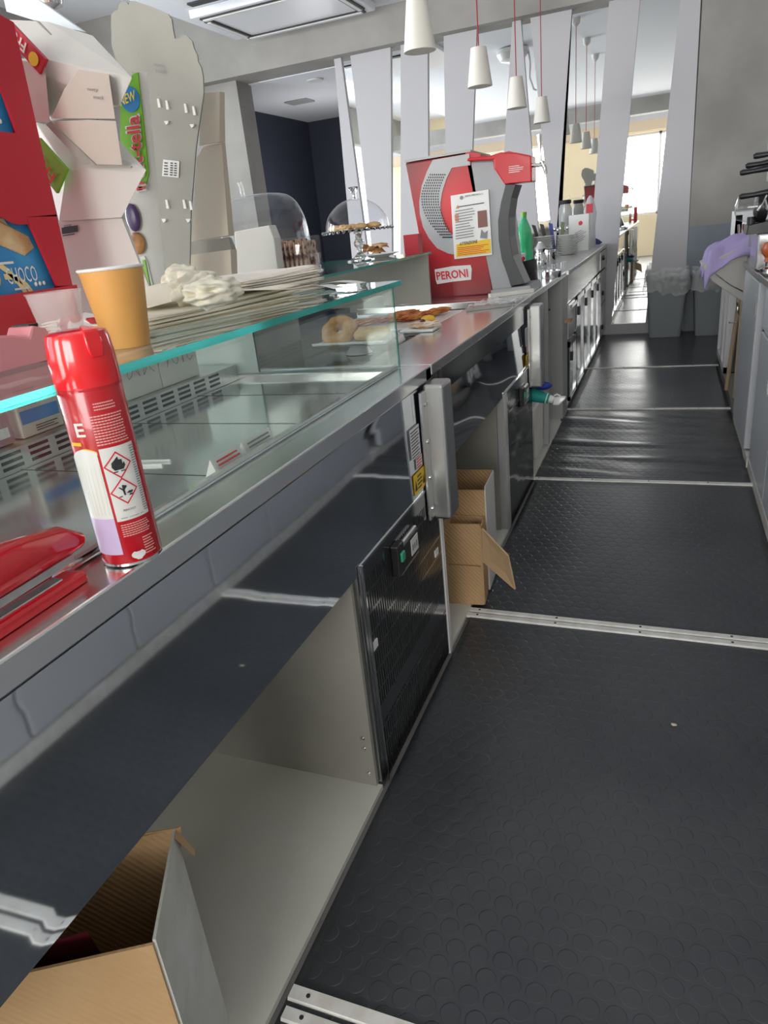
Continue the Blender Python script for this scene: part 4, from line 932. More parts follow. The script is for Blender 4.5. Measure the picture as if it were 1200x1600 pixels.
# beige folded box
t = thing('folded_carton', 'tall beige folded carton with a gap, to the right of the grey board', 'carton', tuple(ony(330,420,2.0)))
Yc = 1.98
b = B(); b.hull(PY([(314,146),(343,143),(343,222),(311,228)], Yc)+PY([(343,143),(351,144),(352,222)], Yc+.03)); obj('upper_panel', b, M['cardb'], t, bevel=.001)
b = B(); b.hull(PY([(318,228),(346,224),(357,368),(299,378),(307,248)], Yc+.012)+PY([(352,222),(366,368)], Yc+.045)); obj('middle_panel', b, M['cardb'], t, bevel=.001)
b = B(); b.hull(PY([(299,378),(357,370),(362,392),(298,400)], Yc+.04)+PY([(362,372),(370,392)], Yc+.06)); obj('recessed_panel', b, M['cardg'], t)
b = B(); b.hull(PY([(298,398),(360,390),(363,450),(296,455)], Yc+.015)+PY([(370,390),(372,450)], Yc+.05)); obj('lower_panel', b, M['cardb'], t, bevel=.001)

# napkins
def sheets(name, lab, m, cx, cy, z0, sx, sy, n, dz, rz, grp, curl=.01, seed=1):
    rnd = random.Random(seed); b = B()
    for k in range(n):
        a = rz+rnd.uniform(-.09,.09); dx, dy = rnd.uniform(-.012,.012), rnd.uniform(-.014,.014); z = z0+k*dz; ph = rnd.random()*6
        ca, sa = math.cos(a), math.sin(a)
        def fn(u, v, k=k, ca=ca, sa=sa, dx=dx, dy=dy, z=z, ph=ph):
            x, y = (u-.5)*sx, (v-.5)*sy
            zz = z+.0012*math.sin(u*5+ph)*math.cos(v*4+ph)+curl*(k/n)*(max(0,u-.55)*max(0,v-.4)*1.5-.4*(2*u-1)**4*(k/n))
            return (cx+dx+x*ca-y*sa, cy+dy+x*sa+y*ca, zz)
        b.grid(fn, 12, 12)
    o = obj(name, b, m, solid=.0021, smooth=True); o['kind'] = 'stuff'; return tag(o, lab, 'napkins')
sheets('napkin_stack', 'wide low stack of cream paper napkins on the glass top beside the cup', M['napkin'], -.90, 1.19, GT+.002, .26, .42, 13, .0026, -.22, None, .02, 3)
sheets('napkin_stack', 'taller stack of pale folded napkins beyond the crumpled tissue', M['napkin2'], -.98, 1.60, GT+.002, .24, .26, 22, .0026, -.35, None, .018, 5)
b = B(); 
def top(u, v):
    x, y = (u-.5)*.20, (v-.5)*.30; a = -.5
    return (-.85+x*math.cos(a)-y*math.sin(a), 1.20+x*math.sin(a)+y*math.cos(a), GT+.040+.022*math.exp(-((u-.2)**2+(v-.35)**2)*9)+.008*math.sin(v*4))
b.grid(top, 20, 20); tag(obj('napkin', b, M['napkin'], smooth=True, solid=.001), 'single cream napkin with a raised fold lying on the low stack', 'napkin')
b = B()
for k, (px_, py_, rx, ry, rz) in enumerate(((288,445,.036,.055,.038),(310,450,.036,.07,.028),(332,456,.038,.06,.022))):
    c_ = onz(px_, py_, 1.185); b.blob(tuple(c_), rx,ry,rz, .36, 2.6, 5, k)
o = obj('crumpled_tissue', b, addbump(M['tissue'], 22, .7, .02), smooth=True); tag(o, 'crumpled pale yellow tissue on the napkin stacks before the grey board', 'tissue')
for k, (x, y, a) in enumerate(((-.80,1.66,.9),(-.77,1.70,1.1))):
    b = B(); ca, sa = math.cos(a), math.sin(a)
    b.grid(lambda u, v: (x+(u-.5)*.03*ca-(v-.5)*.15*sa, y+(u-.5)*.03*sa+(v-.5)*.15*ca, GT+.004+k*.004+.006*math.sin(v*3)), 4, 10)
    tag(obj('folded_paper_strip', b, M['paper'], smooth=True, solid=.001), ['white folded paper strip at the far corner of the glass top', 'second white paper strip, lying over the first at the glass corner'][k], 'paper')

# inside the display: candy boxes, signs
def carton(y0, y1, z1, lab, col, k):
    t = thing('chocolate_box', lab, 'box', (-1.22, (y0+y1)/2, .931))
    b = B(); b.box(-1.26, -1.20, y0, y1, .931, z1); obj('carton', b, mottled('box_print_%d' % k, col, tuple(min(1, c*1.25) for c in col), 7, .4), t, bevel=.002)
    return t
a = carton(.70, .985, 1.04, 'mauve printed chocolate box on the ledge under the glass top', (.36,.22,.24), 1)
b = B(); b.quad([(-1.199,.86,.945),(-1.199,.975,.945),(-1.199,.975,.965),(-1.199,.86,.965)]); lines(b, (-1.199,.87,.985), (0,.10,0), (0,0,.03), 3, .3); obj('pale_print', b, M['paper'], a)
a = carton(1.005, 1.115, 1.035, 'white box with a blue band beside the mauve chocolate box', (.55,.52,.45), 2)
b = B(); b.quad([(-1.199,1.01,.958),(-1.199,1.11,.958),(-1.199,1.11,.985),(-1.199,1.01,.985)]); obj('blue_band', b, M['blue'], a)
b = B(); lines(b, (-1.199,1.01,.992), (0,.06,0), (0,0,.036), 8, .4); lines(b, (-1.199,1.04,.937), (0,.06,0), (0,0,.015), 3, .4); obj('print_rows', b, M['ink'], a)
a = carton(1.13, 1.22, 1.03, 'blue and silver box hidden partly behind the spray can', (.30,.38,.52), 3)
signs = [(1.235,1.30,'small white sign box just right of the spray can'), (1.305,1.45,'white sign box with pen scribbles, middle of the row'), (1.455,1.615,'white sign box with pen scribbles, nearest the frosted end screen')]
for k, (y0, y1, lb) in enumerate(signs):
    t = thing('sign_box', lb, 'sign', (-1.21, (y0+y1)/2, .931))
    b = B(); b.box(-1.235, -1.195, y0, y1, .931, 1.035); obj('card', b, M['cardw'], t, bevel=.001)
    b = B(); n = 26; pts = [(-1.194, y0+.02+(y1-y0-.04)*i/n+.007*math.sin(i*1.3), 1.000+.022*math.sin(i*.9+k)) for i in range(n)]
    b.tube(pts, .0007, 5); obj('pen_scribble', b, M['inkgrey'], t)
for k, (y0, y1) in enumerate(((.93,1.02),(1.03,1.13))):
    t = thing('price_card', ['folded white price card with a red stamp, nearer, inside the front glass', 'folded white price card, farther, inside the front glass'][k], 'price card', (-.70, y0, .8865))
    b = B(); b.hull([(-.69,y0,.8865),(-.69,y1,.8865),(-.72,y0,.8865),(-.72,y1,.8865),(-.703,y0,.922),(-.703,y1,.922)]); obj('card', b, M['paper'], t)
    b = B(); lines(b, (-.688,y0+.01,.892), (0,(y1-y0)*.8,0), (-.0118,0,.026), 4, .45, 0, .001); obj('print_rows', b, M['inkred'] if k == 0 else M['inkgrey'], t)

# ================================================================== PASTRIES
t = thing('pastry_tray', 'white footed tray carrying two ring doughnuts behind the end glass', 'tray', (-.99, 2.25, .862))
b = B(); b.box(-1.13, -.865, 2.18, 2.34, .900, .906); b.box(-1.13,-.865,2.18,2.183,.900,.912); obj('tray_top', b, M['ceramic'], t, bevel=.002)
b = B(); b.lathe([(.05,.862),(.045,.87),(.03,.885),(.06,.90)], (-.99,2.26,0), 28); obj('tray_foot', b, M['ceramic'], t, smooth=True)
dn = mottled('fried_doughnut', (.46,.20,.06), (.66,.38,.15), 10, .6, 5)
b = B(); b.torus((-1.055,2.25,.935), .040, .026, 44, 18, .95, .25)
Mx = Matrix.Translation((-1.055,2.25,.945)) @ Matrix.Rotation(.75,4,'X') @ Matrix.Translation((1.055,-2.25,-.945)); b.bm.transform(Mx)
tag(obj('ring_doughnut', b, dn, smooth=True), 'tan ring doughnut standing tilted on the white tray, left one', 'doughnut', 'ring doughnuts on the tray')
b = B(); b.torus((-.935,2.26,.926), .040, .024, 44, 18, .8, .25); tag(obj('ring_doughnut', b, mottled('pale_doughnut', (.60,.36,.12), (.74,.52,.24), 10, .6, 5), smooth=True), 'paler flat ring doughnut, right one on the white tray', 'doughnut', 'ring doughnuts on the tray')
t = thing('pastry_tray', 'white footed tray with tomato flatbreads beyond the doughnuts', 'tray', (-.88, 2.62, .862))
b = B(); b.box(-1.22, -.80, 2.50, 2.98, .895, .903); obj('tray_top', b, M['ceramic'], t, bevel=.003)
b = B(); b.lathe([(.06,.862),(.05,.875),(.08,.895)], (-.90,2.65,0), 28); obj('tray_foot', b, M['ceramic'], t, smooth=True)
fb = mottled('tomato_flatbread', (.42,.05,.02), (.75,.34,.08), 22, .45, 6); addbump(fb, 40, .8, .01)
fl = ['tomato flatbread strip seen through the end glass, leftmost', 'tomato flatbread strip, second from the left on the far tray', 'long tomato flatbread strip in the middle of the far tray', 'long red tomato flatbread strip, rearmost on the far tray', 'short tomato flatbread piece nearest the custard pastry']
for k, (x, y, a) in enumerate(((-1.12,2.66,-.5),(-1.02,2.70,-.5),(-.93,2.74,-.5),(-.88,2.83,-.5),(-1.03,2.86,-.5))):
    b = B(); b.blob((0,0,0), .027,.085,.013, .4, 3.5, 4, k); b.bm.transform(Matrix.Translation((x,y,.916+.004*(k % 2))) @ Matrix.Rotation(a,4,'Z'))
    tag(obj('tomato_flatbread', b, fb, smooth=True), fl[k], 'flatbread', 'tomato flatbreads on the tray')
t = thing('paper_plate', 'crumpled white paper tray under the custard pastry', 'plate', (-.80, 2.47, .9))
b = B(); b.box(-.88, -.755, 2.38, 2.49, .9035, .912); obj('sheet', b, M['paper'], t, bevel=.003)
t = thing('custard_pastry', 'custard pastry with a dark berry and powdered sugar on paper', 'pastry', (-.79, 2.45, .913))
b = B(); b.blob((-.80,2.44,.921), .055,.040,.012,.5,3,4); obj('dough', b, mottled('sugared_dough', (.66,.42,.24), (.85,.75,.66), 20, .7, 5), t, smooth=True)
b = B(); b.blob((-.797,2.47,.936), .026,.02,.014,.3,3,3); obj('custard', b, mat('custard', (.85,.50,.05), .4), t, smooth=True)
b = B(); b.blob((-.806,2.43,.934), .010,.010,.009,.15,3,3); obj('berry', b, mat('berry', (.10,.02,.06), .4), t, smooth=True)
# plastic wrapped tray lids near the beer dispenser
b = B(); b.grid(lambda u, v: (-.80+.20*u, 3.05+.20*v+.05*u, .905+.018*abs(noise.noise(Vector((u*6, v*6, 2))))), 30, 30)
wr = mat('crinkled_clear_film', (.85,.85,.82), .08, alpha=.45); addbump(wr, 30, 1, .02); tag(obj('crinkled_film', b, wr, smooth=True), 'crinkled clear plastic film lying on the steel before the beer dispenser', 'plastic film')
b = B(); b.hull([(-.77,2.90,.903),(-.60,3.0,.903),(-.77,2.93,.903),(-.60,3.03,.903),(-.77,2.90,.913),(-.60,3.0,.913),(-.77,2.93,.913),(-.60,3.03,.913)]); tag(obj('worktop_lip', b, M['steel_soft']), 'pale flat strip lying in front of the crinkled film', 'strip')
b = B(); b.hull([(-.77,3.36,.903),(-.59,3.50,.903),(-.79,3.40,.903),(-.61,3.54,.903),(-.77,3.36,.92),(-.59,3.50,.92),(-.79,3.40,.92),(-.61,3.54,.92)]); tag(obj('white_tray', b, M['cardw']), 'long narrow white tray between the film and the beer dispenser foot', 'tray')

# ================================================================== BEER DISPENSER
YP = 3.55
t = thing('beer_dispenser', 'large red beer dispenser with a grey perforated arc and chrome tap', 'beer dispenser', (-.95, 3.75, .902))
def PP(L, off=0): return [tuple(ony(x, y, YP-off)) for x, y in L]
red_face = mat('printed_red_panel', (.6,.02,.03), .35)      # the printed design fades from red to maroon at its corners
_mp = nd(red_face, 'ShaderNodeMapping'); _mp.inputs['Scale'].default_value = (2.6, 0, 2.2); _mp.inputs['Location'].default_value = (0, 0, -.80)
lk(red_face, nd(red_face, 'ShaderNodeTexCoord').outputs['Object'], _mp.inputs['Vector'])
_ln = nd(red_face, 'ShaderNodeVectorMath', operation='LENGTH'); lk(red_face, _mp.outputs[0], _ln.inputs[0])
_cr = nd(red_face, 'ShaderNodeValToRGB'); _cr.color_ramp.elements[0].position = .25; _cr.color_ramp.elements[1].position = .95
_cr.color_ramp.elements[0].color = (.62,.02,.03,1); _cr.color_ramp.elements[1].color = (.10,.012,.018,1)
lk(red_face, _ln.outputs['Value'], _cr.inputs[0]); lk(red_face, _cr.outputs[0], P(red_face).inputs['Base Color'])
b = B(); b.hull(PP([(633,255),(735,239),(770,459),(673,468)])+[tuple(Vector(p)+Vector((0,.42,0))) for p in PP([(633,255),(735,239),(770,459),(673,468)])]); obj('cabinet', b, red_face, t, bevel=.006)
b = B(); b.prism(PP([(633,254),(735,237),(735,234),(728,234),(632,250)], .003), (0,.43,0)); obj('top_edge', b, M['door_side'], t)
b = B(); b.hull(PP([(673,468),(770,459),(770,464),(675,472)], -.01)+[tuple(Vector(p)+Vector((0,.4,0))) for p in PP([(673,468),(770,459),(770,464),(675,472)])]); obj('black_foot', b, M['black'], t)
greyp = mat('silver_grey_print', (.42,.43,.44), .35)
arc_o = [(676,250),(667,268),(659,290),(655,315),(656,335),(661,355),(670,372),(683,388),(700,396),(712,398)]
arc_i = [(706,262),(697,280),(691,300),(688,318),(689,335),(694,350),(700,360),(707,367),(710,370),(712,372)]
b = B()
for i in range(len(arc_o)-1): b.prism(PP([arc_o[i], arc_o[i+1], arc_i[i+1], arc_i[i]], .004), (0,.003,0))
b.prism(PP([(676,250),(733,240),(735,258),(706,262)], .004), (0,.003,0)); ar = obj('grey_arc', b, greyp, t)
b = B()
for i in range(24):
    v_ = i/23; k = .8+v_*6.6; i0 = int(k); fr = k-i0
    for j in range(8):
        w_ = .12+.76*j/7
        lo = [arc_o[i0][q]*(1-fr)+arc_o[i0+1][q]*fr for q in (0,1)]; li = [arc_i[i0][q]*(1-fr)+arc_i[i0+1][q]*fr for q in (0,1)]
        x, y = lo[0]*(1-w_)+li[0]*w_, lo[1]*(1-w_)+li[1]*w_; y = 273+i*4.25
        p = Vector(ony(x, y, YP-.0045)); b.box(p.x-.0029, p.x+.0029, p.y-.001, p.y, p.z-.0034, p.z+.0034)
obj('vent_holes', b, M['black'], ar)
b = B(); b.prism(PP([(679,421),(707,416),(735,414),(737,420),(736,437),(708,440),(683,444),(681,438)], .004), (0,.003,0)); pn = obj('name_plate', b, M['ceramic'], t)
def textpp(name, s, p00, p10, p01, m, par, off=.006, bold=True):
    O, U, V = [Vector(ony(*p, YP-off)) for p in (p00, p10, p01)]; return text(name, s, O, U-O, V-O, m, par, .0008, bold)
textpp('brand_word', 'PERONI', (683,438), (732,433), (681,425), M['inkred'], pn)
b = B(); b.prism(PP([(704,306),(763,296),(769,398),(710,405)], .010), (0,.002,0)); po = obj('instruction_sheet', b, M['paper'], t)
b = B(); b.prism(PP([(713,382),(766,373),(767,395),(713,402)], .0125), (0,.002,0)); yp = obj('yellow_notice', b, M['yellow'], po)
textpp('notice_word', 'ATTENZIONE', (718,384), (746,379.5), (718,379), M['ink'], yp, .0130)
def rows(name, p00, p10, p01, n, m, par, off=.0128, fill=.35):
    O, U, V = [Vector(ony(*p, YP-off)) for p in (p00, p10, p01)]; b = B(); lines(b, O, U-O, V-O, n, fill); return obj(name, b, m, par)
rows('notice_print', (715,400), (765,394), (715,386), 5, M['inkred'], yp, .0135)
rows('sheet_print', (712,375), (743,370), (711,328), 11, M['inkgrey'], po); rows('sheet_print', (716,325), (760,318), (716,321), 1, M['ink'], po)
textpp('sheet_heading', 'BIRRA PERONI S.r.l.', (727,308), (755,304), (727,305), M['ink'], po, .0126, False)
b = B(); b.prism(PP([(746,330),(760,328),(762,354),(747,356)], .0125), (0,.002,0)); obj('photo_print', b, mat('brown_photo_print', (.22,.09,.07), .5), po)
b = B(); c_ = Vector(ony(721,309,YP-.0125)); b.lathe([(.003,0),(.0085,0),(.0085,.001),(.003,.001)], tuple(c_), 20, ax='y'); obj('emblem', b, M['inkgrey'], po)
b = B(); b.prism(PP([(710,336),(716,335),(717,346),(711,346)], .0125), (0,.002,0)); b.prism(PP([(712,326),(715,320),(717,326)], .0125), (0,.002,0)); obj('flame_print', b, mat('orange_print', (.7,.25,.12), .5), po)
b = B(); b.prism(PP([(750,372),(752,358),(757,364),(762,360),(761,373)], .0128), (0,.001,0)); obj('tap_print', b, M['inkgrey'], po)
# grey spine and black C arm
b = B(); b.hull(PP([(729,252),(771,250),(797,454),(771,460)], .0)+[tuple(Vector(p)+Vector((0,.40,0))) for p in PP([(729,252),(771,250),(797,454),(771,460)])]); obj('grey_spine', b, mat('grey_plastic_body', (.34,.35,.36), .4), t, bevel=.008)
co = [(790,288),(783,315),(778,345),(779,375),(784,405),(793,430),(798,447)]; ci = [(806,288),(799,310),(795,340),(796,370),(801,400),(812,425),(820,443)]
b = B()
b.prism(PP(co+ci[::-1], .03), (0,.16,0))
obj('curved_arm', b, mat('dark_grey_arm', (.055,.057,.06), .45), t, bevel=.002)
b = B(); b.prism(PP([(773,262),(790,290),(783,315),(778,345),(779,375),(784,405),(793,430),(800,450),(793,458),(783,420),(777,380)], .015), (0,.20,0)); obj('arm_lining', b, bpy.data.materials['grey_plastic_body'], t)
b = B(); b.hull([(-.80,3.5,.903),(-.60,3.5,.903),(-.60,3.8,.903),(-.80,3.8,.903),(-.80,3.5,.925),(-.61,3.5,.935),(-.61,3.8,.935),(-.80,3.8,.925)]); obj('drip_base', b, bpy.data.materials['grey_plastic_body'], t, bevel=.004)
b = B(); hp = PP([(729,252),(771,250),(772,263),(788,288),(831,284),(830,243),(805,238),(782,238),(765,243),(730,247)], .03)
b.prism(hp, (0,.13,0)); bmesh.ops.triangulate(b.bm, faces=[f for f in b.bm.faces if len(f.verts) > 4]); hd = obj('red_head', b, M['red'], t, bevel=.006)
b = B(); b.hull(PP([(780,240),(812,240),(795,236)], .0)+[tuple(Vector(p)+Vector((0,.12,0))) for p in PP([(780,240),(812,240),(790,236)])]); obj('head_lid', b, M['red'], hd)
b = B(); b.prism(PP([(727,236),(751,240),(751,250),(728,250)], .0), (0,.1,0)); obj('hinge_block', b, M['redcard'], t)
rows('head_print', (795,271), (818,268), (795,259), 4, M['ceramic'], hd, .032, .3)
def pv(x, y, o=0): return tuple(ony(x, y, YP+.0-o))
b = B(); b.tube([pv(829,258), pv(842,258), pv(852,256)], .009, 12); b.tube([pv(846,252), pv(851,262), pv(853,272)], [.011,.010,.007], 12); obj('tap', b, M['chrome'], t, smooth=True)
b = B(); b.tube([pv(845,252), pv(844,240), pv(843,226), pv(842,210)], [.007,.005,.009,.011], 12); obj('tap_handle', b, M['chrome'], t, smooth=True)

# ================================================================== GLASS DOMES AND SNACKS ON THE SECOND SHELF
ST = 1.1325
SC = Vector((-1.30, 3.10, ST))
t = thing('cake_stand', 'footed glass cake stand with a domed lid over small pastries', 'cake stand', tuple(SC))
b = B(); b.lathe([(.062,0),(.062,.004),(.03,.014),(.014,.03),(.012,.05),(.022,.065),(.024,.078),(.012,.095),(.02,.118),(.155,.124),(.158,.13),(.15,.13),(.01,.126)], tuple(SC), 48); obj('footed_plate', b, mat('pressed_glass', (.92,.95,.95), .04, trans=1), t, smooth=True)
b = B()
for i in range(36):
    a = 2*PI*i/36; b.blob((SC.x+.157*math.cos(a), SC.y+.157*math.sin(a), ST+.127), .008,.008,.008, 0, 1, 1)
obj('beaded_rim', b, bpy.data.materials['pressed_glass'], t, smooth=True)
b = B(); pf = [(.142*math.cos(a*PI/180), .133+.125*math.sin(a*PI/180)) for a in range(0, 88, 8)]; b.lathe(pf, tuple(SC), 48); b.bm.faces.ensure_lookup_table()
obj('glass_dome', b, M['acrylic'], t, smooth=True)
b = B(); b.lathe([(.010,.257),(.008,.268),(.010,.28),(.022,.302),(.020,.304),(.004,.285)], tuple(SC), 24); obj('dome_knob', b, bpy.data.materials['pressed_glass'], t, smooth=True)
bk = mottled('baked_biscuit', (.50,.24,.08), (.74,.46,.20), 14, .6, 5)
lbs = ['small golden biscuit under the dome, left side', 'small golden biscuit under the dome, near the stem', 'golden biscuit under the dome, middle right', 'golden biscuit under the dome, far right', 'golden biscuit at the right rear under the dome', 'golden biscuit at the rear left under the dome']
for k, (dx, dy) in enumerate(((-.09,-.04),(-.03,-.07),(.03,-.03),(.08,.0),(.05,.06),(-.04,.05))):
    b = B(); b.blob((SC.x+dx, SC.y+dy, ST+.143), .032,.022,.013, .35, 3, 3, k); tag(obj('biscuit', b, bk, smooth=True), lbs[k], 'biscuit', 'biscuits under the glass dome')
PLt = Vector((-1.28, 3.27, ST))
t = thing('snack_plate', 'small glass plate heaped with crisps behind the cake stand', 'plate', tuple(PLt)); b = B(); b.lathe([(.05,0),(.06,.004),(.10,.014),(.10,.017),(.055,.008),(.002,.006)], tuple(PLt), 36); obj('dish', b, M['ceramic'], t, smooth=True)
rn = random.Random(3)
for k in range(16):
    a = rn.random()*6.28; r_ = rn.random()*.075; b = B(); x, y = PLt.x+r_*math.cos(a), PLt.y+r_*math.sin(a)*.8
    b.grid(lambda u, v: ((u-.5)*.045, (v-.5)*.035, .006*math.cos((u-.5)*3)), 4, 4); b.bm.transform(Matrix.Translation((x, y, ST+.022+.0022*k)) @ Matrix.Rotation(rn.random()*6, 4, 'Z') @ Matrix.Rotation(rn.uniform(-.7,.7), 4, 'X'))
    tag(obj('crisp', b, bk, smooth=True, solid=.002), 'golden crisp in the heap on the small plate', 'crisp', 'crisps heaped on the plate behind the cake stand')
b = B(); b.box(-1.15, -1.08, 3.28, 3.34, ST, ST+.085); tag(obj('red_box', b, M['redcard']), 'small red box between the cake stand and the beer dispenser', 'box')

DC = Vector((-1.50, 2.62, ST))
t = thing('pastry_dome', 'large rounded clear acrylic pastry cover beside the beige carton', 'cake cover', tuple(DC))
b = B()
def dome(u, v):
    a = u*2*PI; e = v*PI/2; c_, s_ = math.cos(a), math.sin(a); k = (abs(c_)**4+abs(s_)**4)**-.25
    q = math.cos(e)**.45; return (DC.x+.165*k*c_*q, DC.y+.13*k*s_*q, ST+.06+.235*math.sin(e)**.8)
b.grid(dome, 48, 16); bmesh.ops.remove_doubles(b.bm, verts=b.bm.verts, dist=.0005); obj('cover', b, M['acrylic'], t, smooth=True)
b = B(); b.box(DC.x-.17, DC.x+.17, DC.y-.135, DC.y+.135, ST, ST+.012); b.box(DC.x-.165, DC.x+.165, DC.y-.13, DC.y+.13, ST+.012, ST+.06); obj('base_tray', b, M['ceramic'], t, bevel=.006)
b = B(); b.tube([(DC.x-.07,DC.y,ST+.29),(DC.x-.072,DC.y,ST+.33),(DC.x-.078,DC.y,ST+.345)], .008, 10); obj('handle', b, M['acrylic'], t, smooth=True)
mg = mat('meringue', (.80,.76,.68), .7)
for k in range(8):
    b = B(); b.blob((DC.x-.13+.037*k, DC.y-.04+.03*(k % 3), ST+.082), .028,.030,.026,.3,3,3,k); tag(obj('meringue', b, mg, smooth=True), 'off-white meringue in the row under the acrylic cover', 'meringue', 'meringues under the acrylic cover')
b = B(); b.prism(PY([(366,362),(420,352),(428,372),(434,420),(372,450)], 2.3), (0,.05,0)); tag(obj('paper_bag', b, M['cardw'], bevel=.003), 'plain pale grey paper bag standing before the acrylic cover', 'bag')
# snack jar and bags
t = thing('snack_box', 'clear open acrylic box holding upright bags of nuts', 'container', (-1.28, 2.42, ST))
b = B(); b.hull([(-1.385,2.38,ST),(-1.205,2.38,ST),(-1.205,2.50,ST),(-1.385,2.50,ST),(-1.385,2.38,ST+.004),(-1.205,2.38,ST+.004),(-1.205,2.50,ST+.004),(-1.385,2.50,ST+.004)])
b.box(-1.388,-1.386,2.38,2.50,ST,ST+.12); b.box(-1.204,-1.202,2.38,2.50,ST,ST+.125); b.box(-1.386,-1.204,2.376,2.378,ST,ST+.10); b.box(-1.386,-1.204,2.502,2.504,ST,ST+.125); obj('box_walls', b, M['acrylic'], t)
nb = mottled('nut_mix_bag', (.16,.04,.03), (.62,.42,.30), 45, .25, 3, .42, .55)
for k in range(9):
    x = -1.372+.0185*k; b = B(); h_ = .112+.006*math.sin(k*2.3)
    b.hull([(x,2.39,ST+.005),(x+.013,2.39,ST+.005),(x,2.49,ST+.005),(x+.013,2.49,ST+.005),(x+.004,2.386,ST+h_),(x+.008,2.386,ST+h_),(x+.004,2.494,ST+h_),(x+.008,2.494,ST+h_)])
    t2 = obj('snack_bag', b, nb, bevel=.002); tag(t2, 'clear bag of reddish nuts standing in the acrylic box', 'bag', 'nut bags in the acrylic box')
b = B(); b.box(-1.33,-1.15,1.93,1.96,ST,ST+.004); tag(obj('wooden_stirrer', b, M['cardb']), 'flat pale strip lying on the second glass shelf before the cake stand', 'strip')

# ================================================================== THINGS ON THE BAR COUNTER
CT = .9025
p = onz(820, 412, .902)
t = thing('water_bottle', 'green transparent plastic bottle on the bar counter', 'bottle', (-.82, 4.55, CT))
c = (-.82, 4.55, CT)
gm = mat('green_bottle_plastic', (.03,.55,.22), .12, alpha=.72); addbump(gm, 20, .4, .01)
b = B(); b.lathe([(r_*1.12, z_*1.3) for r_, z_ in [(.036,0),(.042,.006),(.043,.05),(.041,.06),(.043,.07),(.043,.11),(.040,.12),(.043,.13),(.043,.17),(.038,.20),(.022,.235),(.014,.25),(.013,.262)]], c, 36); obj('bottle_body', b, gm, t, smooth=True)
b = B(); b.lathe([(.016,.340),(.017,.343),(.017,.36),(.015,.362)], c, 24); obj('cap', b, M['green'], t, smooth=True)
b = B(); b.lathe([(.0488,.02),(.0488,.055)], c, 36); obj('blue_label', b, mat('pale_blue_label', (.25,.55,.65), .4), t, smooth=True)
def cyl(name, lab, cat, x, y, prof, m, grp=None, z=CT):
    b = B(); b.lathe(prof, (x, y, z), 28); return tag(obj(name, b, m, smooth=True), lab, cat, grp)
cyl('white_canister', 'plain white cylinder roll beside the green bottle', 'canister', -.80, 4.28, [(.034,0),(.034,.14),(.028,.145)], M['ceramic'])
cyl('steel_jug', 'shiny rounded steel shaker between the bottle and the saucers', 'jug', -.79, 4.95, [(.04,0),(.045,.01),(.048,.06),(.035,.09),(.030,.11),(.038,.13),(.02,.16),(.014,.17)], M['chrome'])
cyl('milk_jug', 'cylindrical steel milk jug directly beside the saucers', 'jug', -.76, 5.15, [(.042,0),(.045,.005),(.045,.11),(.042,.112),(.042,.01)], M['chrome'])
b = B(); b.hull([(-.76,4.0,CT),(-.66,4.0,CT),(-.66,4.06,CT),(-.76,4.06,CT),(-.75,4.0,CT+.11),(-.665,4.0,CT+.125),(-.665,4.05,CT+.125),(-.75,4.05,CT+.11)]); tag(obj('black_holder', b, M['black'], bevel=.006), 'black plastic holder at the foot of the beer dispenser arm', 'holder')
b = B(); b.tube([(-.79,4.02,CT+.05),(-.77,4.0,CT+.09),(-.735,4.05,CT+.13)], [.02,.016,.01], 10); tag(obj('red_tool', b, M['red'], smooth=True), 'small red plastic tool behind the black holder', 'tool')
b = B(); b.blob((-.79,3.97,CT+.03), .02,.02,.03,.3,3,3); tag(obj('orange_bundle', b, mat('orange_plastic', (.75,.15,.03), .5), smooth=True), 'small orange-red bundle beside the dispenser arm', 'bundle')
b = B(); b.lathe([(.055,0),(.058,.004),(.058,.035),(.052,.038),(.05,.01)], (-.62,4.25,CT), 36); tag(obj('steel_bowl', b, M['steel'], smooth=True), 'low round brushed steel bowl at the near end of the bar counter', 'bowl')
for k in range(3): cyl('upturned_glass', ['small upturned glass, nearest of three on the drainer', 'small upturned glass, middle of three on the drainer', 'small upturned glass, farthest of three on the drainer'][k], 'glass', -.70+.035*k, 4.55+.16*k, [(.024,0),(.026,.002),(.022,.04),(.01,.043)], M['acrylic'], 'upturned glasses by the sink')
# saucers
b = B(); b.lathe([(.045,0),(.05,.002),(.088,.012),(.09,.0145),(.086,.014),(.048,.006),(.002,.005)], (0,0,0), 32)
pl0 = obj('saucer', b, M['ceramic'], smooth=True, origin=(0,0,0)); tag(pl0, 'white saucer in the left stack on the bar counter', 'saucer', 'white saucers in the left stack')
pl0.location = (-.98, 6.35, CT)
for k in range(1, 12): dup(pl0, (-.98+.002*math.sin(k), 6.35, CT+.0135*k))
for k in range(12): dup(pl0, (-.80, 6.40+.002*math.cos(k), CT+.013*k), 0, 'white saucer in the right stack on the bar counter', 'white saucers in the right stack')
